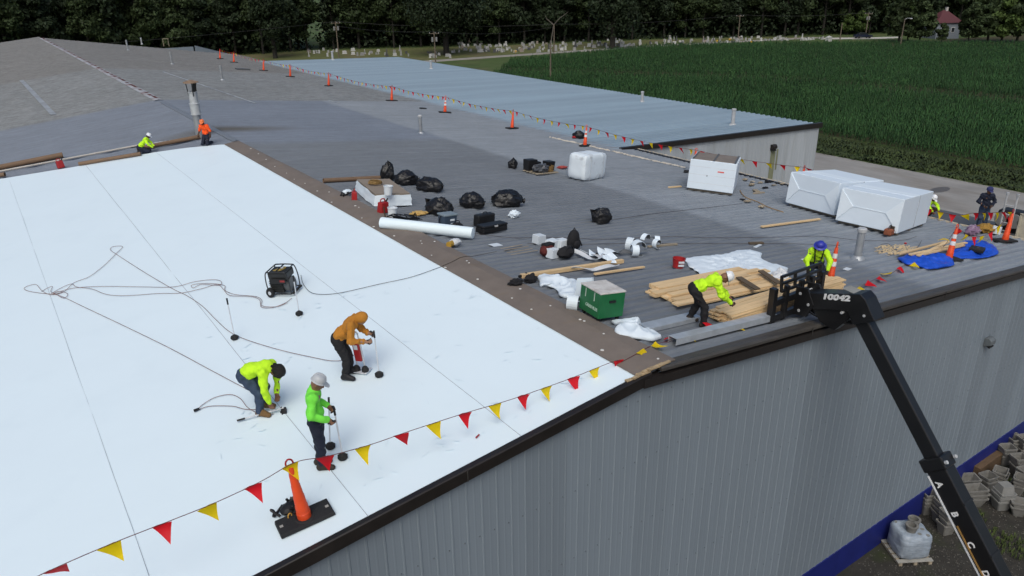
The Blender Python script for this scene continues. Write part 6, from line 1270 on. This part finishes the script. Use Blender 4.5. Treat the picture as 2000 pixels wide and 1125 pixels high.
# boom head (gooseneck) and boom sections, all in the plane of the machine
E0, E1, E2 = on_x(1560, 566, TX - .2), on_x(1688, 572, TX - .2), on_x(1676, 640, TX - .2)
Bp = on_x(1942, 1125, TX - .05); El = on_x(1682, 622, TX - .05)
poly = [on_x(*q, TX - .22) for q in ((1553, 571), (1680, 575), (1690, 586), (1708, 628), (1664, 634), (1655, 607), (1560, 603))]
gn = MB(); gn.ext([V3(0, q.y, q.z) for q in poly], (-.22, 0, 0), (.20, 0, 0)); g_ = gn.build('boom_head', M_deck, tel, bevel=.015)
gn = MB(); gn.ext([V3(0, q.y, q.z) for q in [on_x(*q_, TX - .22) for q_ in ((1580, 602), (1656, 606), (1654, 624), (1624, 648), (1596, 630))]], (-.14, 0, 0), (.12, 0, 0)); gn.build('tilt_cylinder_guard', M_deck, tel, bevel=.02)
q0 = on_x(1655, 574, TX - .22); MB().box((0, q0.y, q0.z + .035), (.3, .35, .006), M=Matrix.Rotation(.1, 3, 'X')).build('worn_plate', mat('worn pale plate', (.25, .25, .23), .6), g_)
pc = on_x(1620, 585, TX - .225 - .22); pa_, pb_ = on_x(1585, 582, TX - .445), on_x(1655, 588, TX - .445); d = (pb_ - pa_).normalized(); upv = Vector((1, 0, 0)).cross(d) * 1; upv = upv if upv.z > 0 else -upv
def sidetext(body, size, c, d, sh=0., parent=None, off=-.006, bold=0., xs_=1.):
    # lettering on the side facing -x; d = reading direction
    nrm = Vector((-1, 0, 0)); u = nrm.cross(d).normalized(); M_ = Matrix((d, u, nrm)).transposed().to_4x4(); M_ = M_ @ Matrix.Diagonal((xs_, 1, 1, 1)); M_.translation = Vector((c[0], c[1], c[2])); return text('lettering', body, size, mat('white decal', (.75, .75, .75), .5), parent, M_, shear=sh, bold=bold)
cc = on_x(1620, 586, TX - .445); sidetext('10042', .17, (-.447 + .222, cc.y, cc.z), d, .2, tel, bold=.009, xs_=1.6)
ax = (Bp - El).normalized(); ax = Vector((0, ax.y, ax.z)).normalized(); nn_ = Vector((0, -ax.z, ax.y)); 
if nn_.z < 0: nn_ = -nn_
def section(name, a, b_, w_, h_, m=M_deck, bev=.03):
    b = MB(); o_ = [V3(0, a.y, a.z), V3(0, b_.y, b_.z)]; mid = (o_[0] + o_[1]) / 2; M_ = Matrix((Vector((1, 0, 0)), (o_[1] - o_[0]).normalized(), Vector((1, 0, 0)).cross((o_[1] - o_[0]).normalized()))).transposed(); b.box(mid, (w_, (o_[1] - o_[0]).length, h_), M=M_); return b.build(name, m, tel, bevel=bev)
J1 = on_x(1828, 904, TX - .05); aI = V3(0, El.y, El.z) - ax * .25; aJ = V3(0, J1.y, J1.z); Lb = 11.
section('inner_boom', aI, aJ + ax * 1.0, .25, .33); ob = section('outer_boom', aJ, aJ + ax * 8.2, .35, .45)
cl = MB(); cl.box(aJ, (.42, .28, .53), M=Matrix((Vector((1, 0, 0)), ax, Vector((1, 0, 0)).cross(ax))).transposed()); co_ = cl.build('boom_collar', M_deck, tel, bevel=.03)
for s in (-1, 1): MB().cyl(aJ + Vector((s * .18, 0, 0)) + nn_ * .29, aJ + Vector((s * .18, 0, 0)) + nn_ * .34, .04).build('collar_bolt', M_ins, co_)
MB().tube([aJ + Vector((-.19, 0, 0)) - nn_ * .215 + ax * .2, aJ + Vector((-.19, 0, 0)) - nn_ * .215 + ax * 7], .022, 6).build('hydraulic_line', M_steel, ob); MB().tube([aJ + Vector((-.195, 0, 0)) - nn_ * .14 + ax * 1.3, aJ + Vector((-.195, 0, 0)) - nn_ * .14 + ax * 5], .02, 6).build('brass_line', mat('brass line', (.35, .2, .06), .4, metal=.5), ob)
for ch_, (px_, py_) in (('A', (1838, 947)), ('B', (1868, 1005)), ('C', (1899, 1065)), ('D', (1928, 1121))):
    q = on_x(px_ - 4, py_, TX - .185); sidetext(ch_, .19, (-.179, q.y, q.z), ax, parent=tel, bold=.006)
for q_ in ((1632, 616), (1574, 597), (1676, 622)):
    q = on_x(*q_, TX - .445); MB().cyl((-.235, q.y, q.z), (-.14, q.y, q.z), .03, n=10).build('pin_cap', M_ins, g_)
for k_ in (-.08, .0, .08):
    hp_ = [on_x(1563, 604, TX - .22), on_x(1590, 622, TX - .22), on_x(1640, 634, TX - .22), on_x(1668, 636, TX - .22)]; MB().tube(spline([V3(k_, q.y, q.z) for q in hp_], 5), .018, 6).build('hydraulic_hose', M_tyre, g_)
for i in range(5):
    c_ = aJ + ax * (.9 + i * 1.1) + nn_ * .227; MB().box(c_, (.34, .05, .012), M=Matrix((Vector((1, 0, 0)), ax, Vector((1, 0, 0)).cross(ax))).transposed()).build('weld_strip', M_bmetal, ob)
# chassis on the ground below the frame
PB = aJ + ax * 8.0; b = MB(); b.box((.0, PB.y + .3, 1.25), (1.2, 5.6, .8)); b.box((-.75, PB.y + .6, 1.5), (.8, 1.7, .9)); b.build('chassis', M_deck, tel, bevel=.08); b = MB(); b.box((-.75, PB.y + .6, 2.35), (.84, 1.5, 1.0)); b.build('cab', mat('dark glass', (.02, .025, .03), .1), tel, bevel=.08)
for sx_ in (-1, 1):
    for yy in (2.1, -1.5):
        wl = MB().cyl((sx_ * 1.05 - .22, PB.y + yy, .68), (sx_ * 1.05 + .22, PB.y + yy, .68), .68, n=26).build('wheel', M_tyre, tel, bevel=.06); MB().cyl((sx_ * 1.05 - .24, PB.y + yy, .68), (sx_ * 1.05 + .24, PB.y + yy, .68), .32, n=18).build('rim', M_ins, wl)

# ---- lift platform outside the eave
c = on_x(1945, 462, 31.9); t = thing('lift_platform', 'lift platform with black engine, aluminium rails and a cream gate past the eave', 'lift', (c.x, c.y, 0)); zd = PD
MB().box((.3, 1., zd - .06), (2.2, 6.6, .1)).build('deck', M_grey, t); MB().box((.6, 0, zd / 2), (.5, .5, zd - .1)).build('mast', M_bmetal, t); MB().box((.6, 0, .2), (2.2, 3., .4)).build('base', M_bmetal, t)
e = on_x(1975, 440, 32.2) - Vector((c.x, c.y, 0)); b = MB(); b.box((e.x + .3, e.y, zd + .45), (.7, 1.2, .8)); en = b.build('engine', M_black, t, bevel=.12)
for yy in (.35, -.1, -.5): MB().cyl((e.x - .1, e.y + yy, zd + .5), (e.x + .1, e.y + yy, zd + .5), .28, n=18).build('drum', mat('dusty grey drum', (.22, .21, .2), .6), en)
for px_ in (1957, 1978):
    q = on_x(px_, 425, 31.3) - Vector((c.x, c.y, 0)); MB().tube([(q.x, q.y, zd), (q.x, q.y, zd + 1.72)], .035, 8).build('rail_post', M_ins, t); MB().cyl((q.x, q.y, zd + 1.70), (q.x, q.y, zd + 1.78), .055).build('post_cap', M_ins, t)
q = on_x(1957, 425, 31.3) - Vector((c.x, c.y, 0)); q2 = on_x(1978, 425, 31.3) - Vector((c.x, c.y, 0))
for z_ in (.3, .62, .95, 1.3): MB().tube([(q.x, q.y, zd + z_), (q2.x, q2.y, zd + z_)], .02, 7).build('rung', M_ins, t)
q = on_x(1988, 447, 31.2) - Vector((c.x, c.y, 0)); gp = MB()
for dy, dz_, sy_, sz_ in ((.0, .55, .06, 1.1), (-.8, .55, .06, 1.1), (-.4, 1.1, .86, .06), (-.4, .1, .86, .06), (-.4, .6, .8, .9)): gp.box((q.x + (0 if sy_ < .2 or sz_ < .2 else .02), q.y + dy, zd + dz_), (.04 if sy_ < .2 or sz_ < .2 else .015, sy_, sz_))
gp.build('gate', mat('cream paint', (.5, .46, .36), .6), t)
lump('rope_heap', 'ochre straps heaped at the eave before the lift', 'straps', 1925, 452, (.5, .3, .16), mat('ochre webbing', (.35, .2, .04), .8, var=.4, scale=8), .5)

# ---- plastic pots stacked on the ground
M_pot = mat('grey planter plastic', (.18, .175, .162), .75, var=.25, scale=4, dirt=((.06, .055, .045), 3, .5, .6)); M_pots = mat('pale planter plastic', (.22, .22, .21), .7, var=.15)
def pot_mesh(L, W, H, m):
    b = MB(); lv = [(.72, 0), (1., H * .86), (1.09, H * .86), (1.09, H), (1.0, H), (.95, H), (.70, .04)]
    vs = []
    for k_, z_ in lv:
        rr = .06
        for x_, y_ in ((-1, -1), (1, -1), (1, 1), (-1, 1)): vs += [(x_ * (L / 2 * k_), y_ * (W / 2 * k_ - rr * .5), z_), (x_ * (L / 2 * k_ - rr * .5), y_ * (W / 2 * k_), z_)] if x_ * y_ > 0 else [(x_ * (L / 2 * k_ - rr * .5), y_ * (W / 2 * k_), z_), (x_ * (L / 2 * k_), y_ * (W / 2 * k_ - rr * .5), z_)]
    n_ = 8; b.add(vs, [(i * n_ + j, i * n_ + (j + 1) % n_, (i + 1) * n_ + (j + 1) % n_, (i + 1) * n_ + j) for i in range(len(lv) - 1) for j in range(n_)] + [tuple(range(n_))[::-1], tuple(range((len(lv) - 1) * n_, len(lv) * n_))]); return b.mesh('planter', m)
PM = [pot_mesh(.46, .40, .42, M_pot), pot_mesh(.8, .42, .36, M_pot), pot_mesh(.5, .46, .40, M_pots)]
def pots(label, px_, py_, kind, n, rz, step=.15, first=0., flip=False):
    p = on_g(px_, py_)
    for i in range(n):
        o = link('planter', PM[kind], loc=p + Vector((random.uniform(-.02, .02), random.uniform(-.02, .02), .006 + first + i * step)), rot=(random.uniform(-.05, .05), random.uniform(-.05, .05), rz + random.uniform(-.06, .06)))
        if flip and i == n - 1: o.rotation_euler = (PI, 0, rz); o.location.z += PM[kind].dimensions.z if hasattr(PM[kind], 'dimensions') else .42
        tag(o, label, 'planter', label)
for a in [('square grey planter in the short stack behind the wrapped pallet', 1808, 1002, 0, 4, -.5), ('square grey planter in the tall stack behind the boom', 1835, 1018, 0, 5, -.45), ('square grey planter next to the blue base behind the pallet', 1818, 985, 0, 3, -.6), ('square grey planter stacked close to the boom collar', 1846, 1040, 0, 4, -.4),
          ('long grey planter in the stack right of the boom', 1895, 985, 1, 3, -.5), ('long grey planter lying behind the long planter stack', 1880, 955, 1, 2, -.55), ('square grey planter in the stack under the capped one', 1952, 992, 2, 3, -.5), ('square grey planter leaning beside the capped stack', 1925, 955, 0, 2, -.2), ('square grey planter in the back row by the timber beam', 1960, 905, 0, 3, -.5), ('square grey planter in the back row past the beam', 1985, 925, 0, 3, -.5),
          ('square grey planter in the far corner stack', 1975, 885, 0, 3, -.4), ('square grey planter beside the far corner stack', 1996, 893, 0, 4, -.5), ('square grey planter tipped on the heap middle', 1950, 945, 0, 2, .2), ('square grey planter in the heap right of the middle', 1985, 965, 0, 3, .3), ('long grey planter at the front of the heap', 1995, 1005, 1, 2, -.9), ('long grey planter out by the frame of the heap', 2005, 945, 1, 3, -.3)]: pots(*a)
p = on_g(1952, 992); o = link('planter', PM[2], loc=p + Vector((0, 0, .95)), rot=(PI, 0, -.5)); tag(o, 'pale planter turned upside down as the cap of a stack', 'planter')
a, c = on_g(1908, 922, .25), on_g(1948, 895, .25); d = c - a; o = MB().box((0, 0, 0), (d.length + .2, .25, .5)).build('timber_beam', mat('brown old timber', (.11, .07, .04), .85, var=.3, stretch=(.6, 4, 4)), loc=(a + c) / 2, rot=(0, 0, math.atan2(d.y, d.x)), bevel=.02); tag(o, 'brown timber beam lying against the blue wall base', 'beam')
p = on_g(1785, 1090); t = thing('potted_pallet', 'shrink-wrapped pallet of grey pots with two pots on top', 'pallet', p + Vector((-.0, .25, 0)), (0, 0, -.55))
for i in range(5): MB().box((0, -.44 + i * .22, .12), (1.1, .14, .025)).build('deck_board', mat('pale pallet board', (.32, .31, .28), .85), t)
for i in range(3): MB().box((-.46 + i * .46, 0, .055), (.1, 1.04, .1)).build('bearer', M_tgrey, t)
def fnp(d, q):
    k_ = 1 / (abs(d.x) ** 6 + abs(d.y) ** 6 + abs(d.z) ** 8) ** (1 / 7); v = Vector((d.x * k_ * .5, d.y * k_ * .48, d.z * k_ * .42)); return v * (1 + .05 * noise.noise(v * 5) + .02 * noise.noise(Vector((v.x * 3, v.y * 3, v.z * 18))))
MB().ell((0, 0, .55), (1, 1, 1), 40, 24, fn=fnp).build('shrink_wrap', mat('cloudy shrink wrap', (.30, .35, .41), .35, var=.4, scale=3, bump=1., bscale=10, spec=.5, stretch=(1, 1, 4)), t, smooth=True)
for x_, y_ in ((-.1, -.12), (.12, .14)): MB().lathe([(.13, .94), (.17, 1.16), (.185, 1.16), (.185, 1.2), (.12, 1.2), (.10, 1.0), (0, 1.0)], 20, (x_, y_, 0), cap=False).build('round_pot', M_pot, t, smooth=True)
for i in range(6): MB().lathe([(.05, .955), (.06, .975), (.03, .975)], 10, (random.uniform(-.35, .35), random.uniform(-.35, .35), 0)).build('pot_rim', M_pots, t)
b = MB()
for i in range(5000):
    p = Vector((random.uniform(18.5, 30), random.uniform(4., 8.9), .004)); r_ = random.uniform(.008, .03); b.add([p + Vector((r_ * math.cos(a), r_ * math.sin(a), 0)) for a in (0, 2.1, 4.2)] + [p + Vector((0, 0, r_))], [(0, 1, 3), (1, 2, 3), (2, 0, 3)])
tag(b.build('gravel_stones', mat('small grey stones', (.10, .095, .085), .9, island=.5)), 'loose small stones scattered on the dirt yard', 'gravel', kind='stuff')
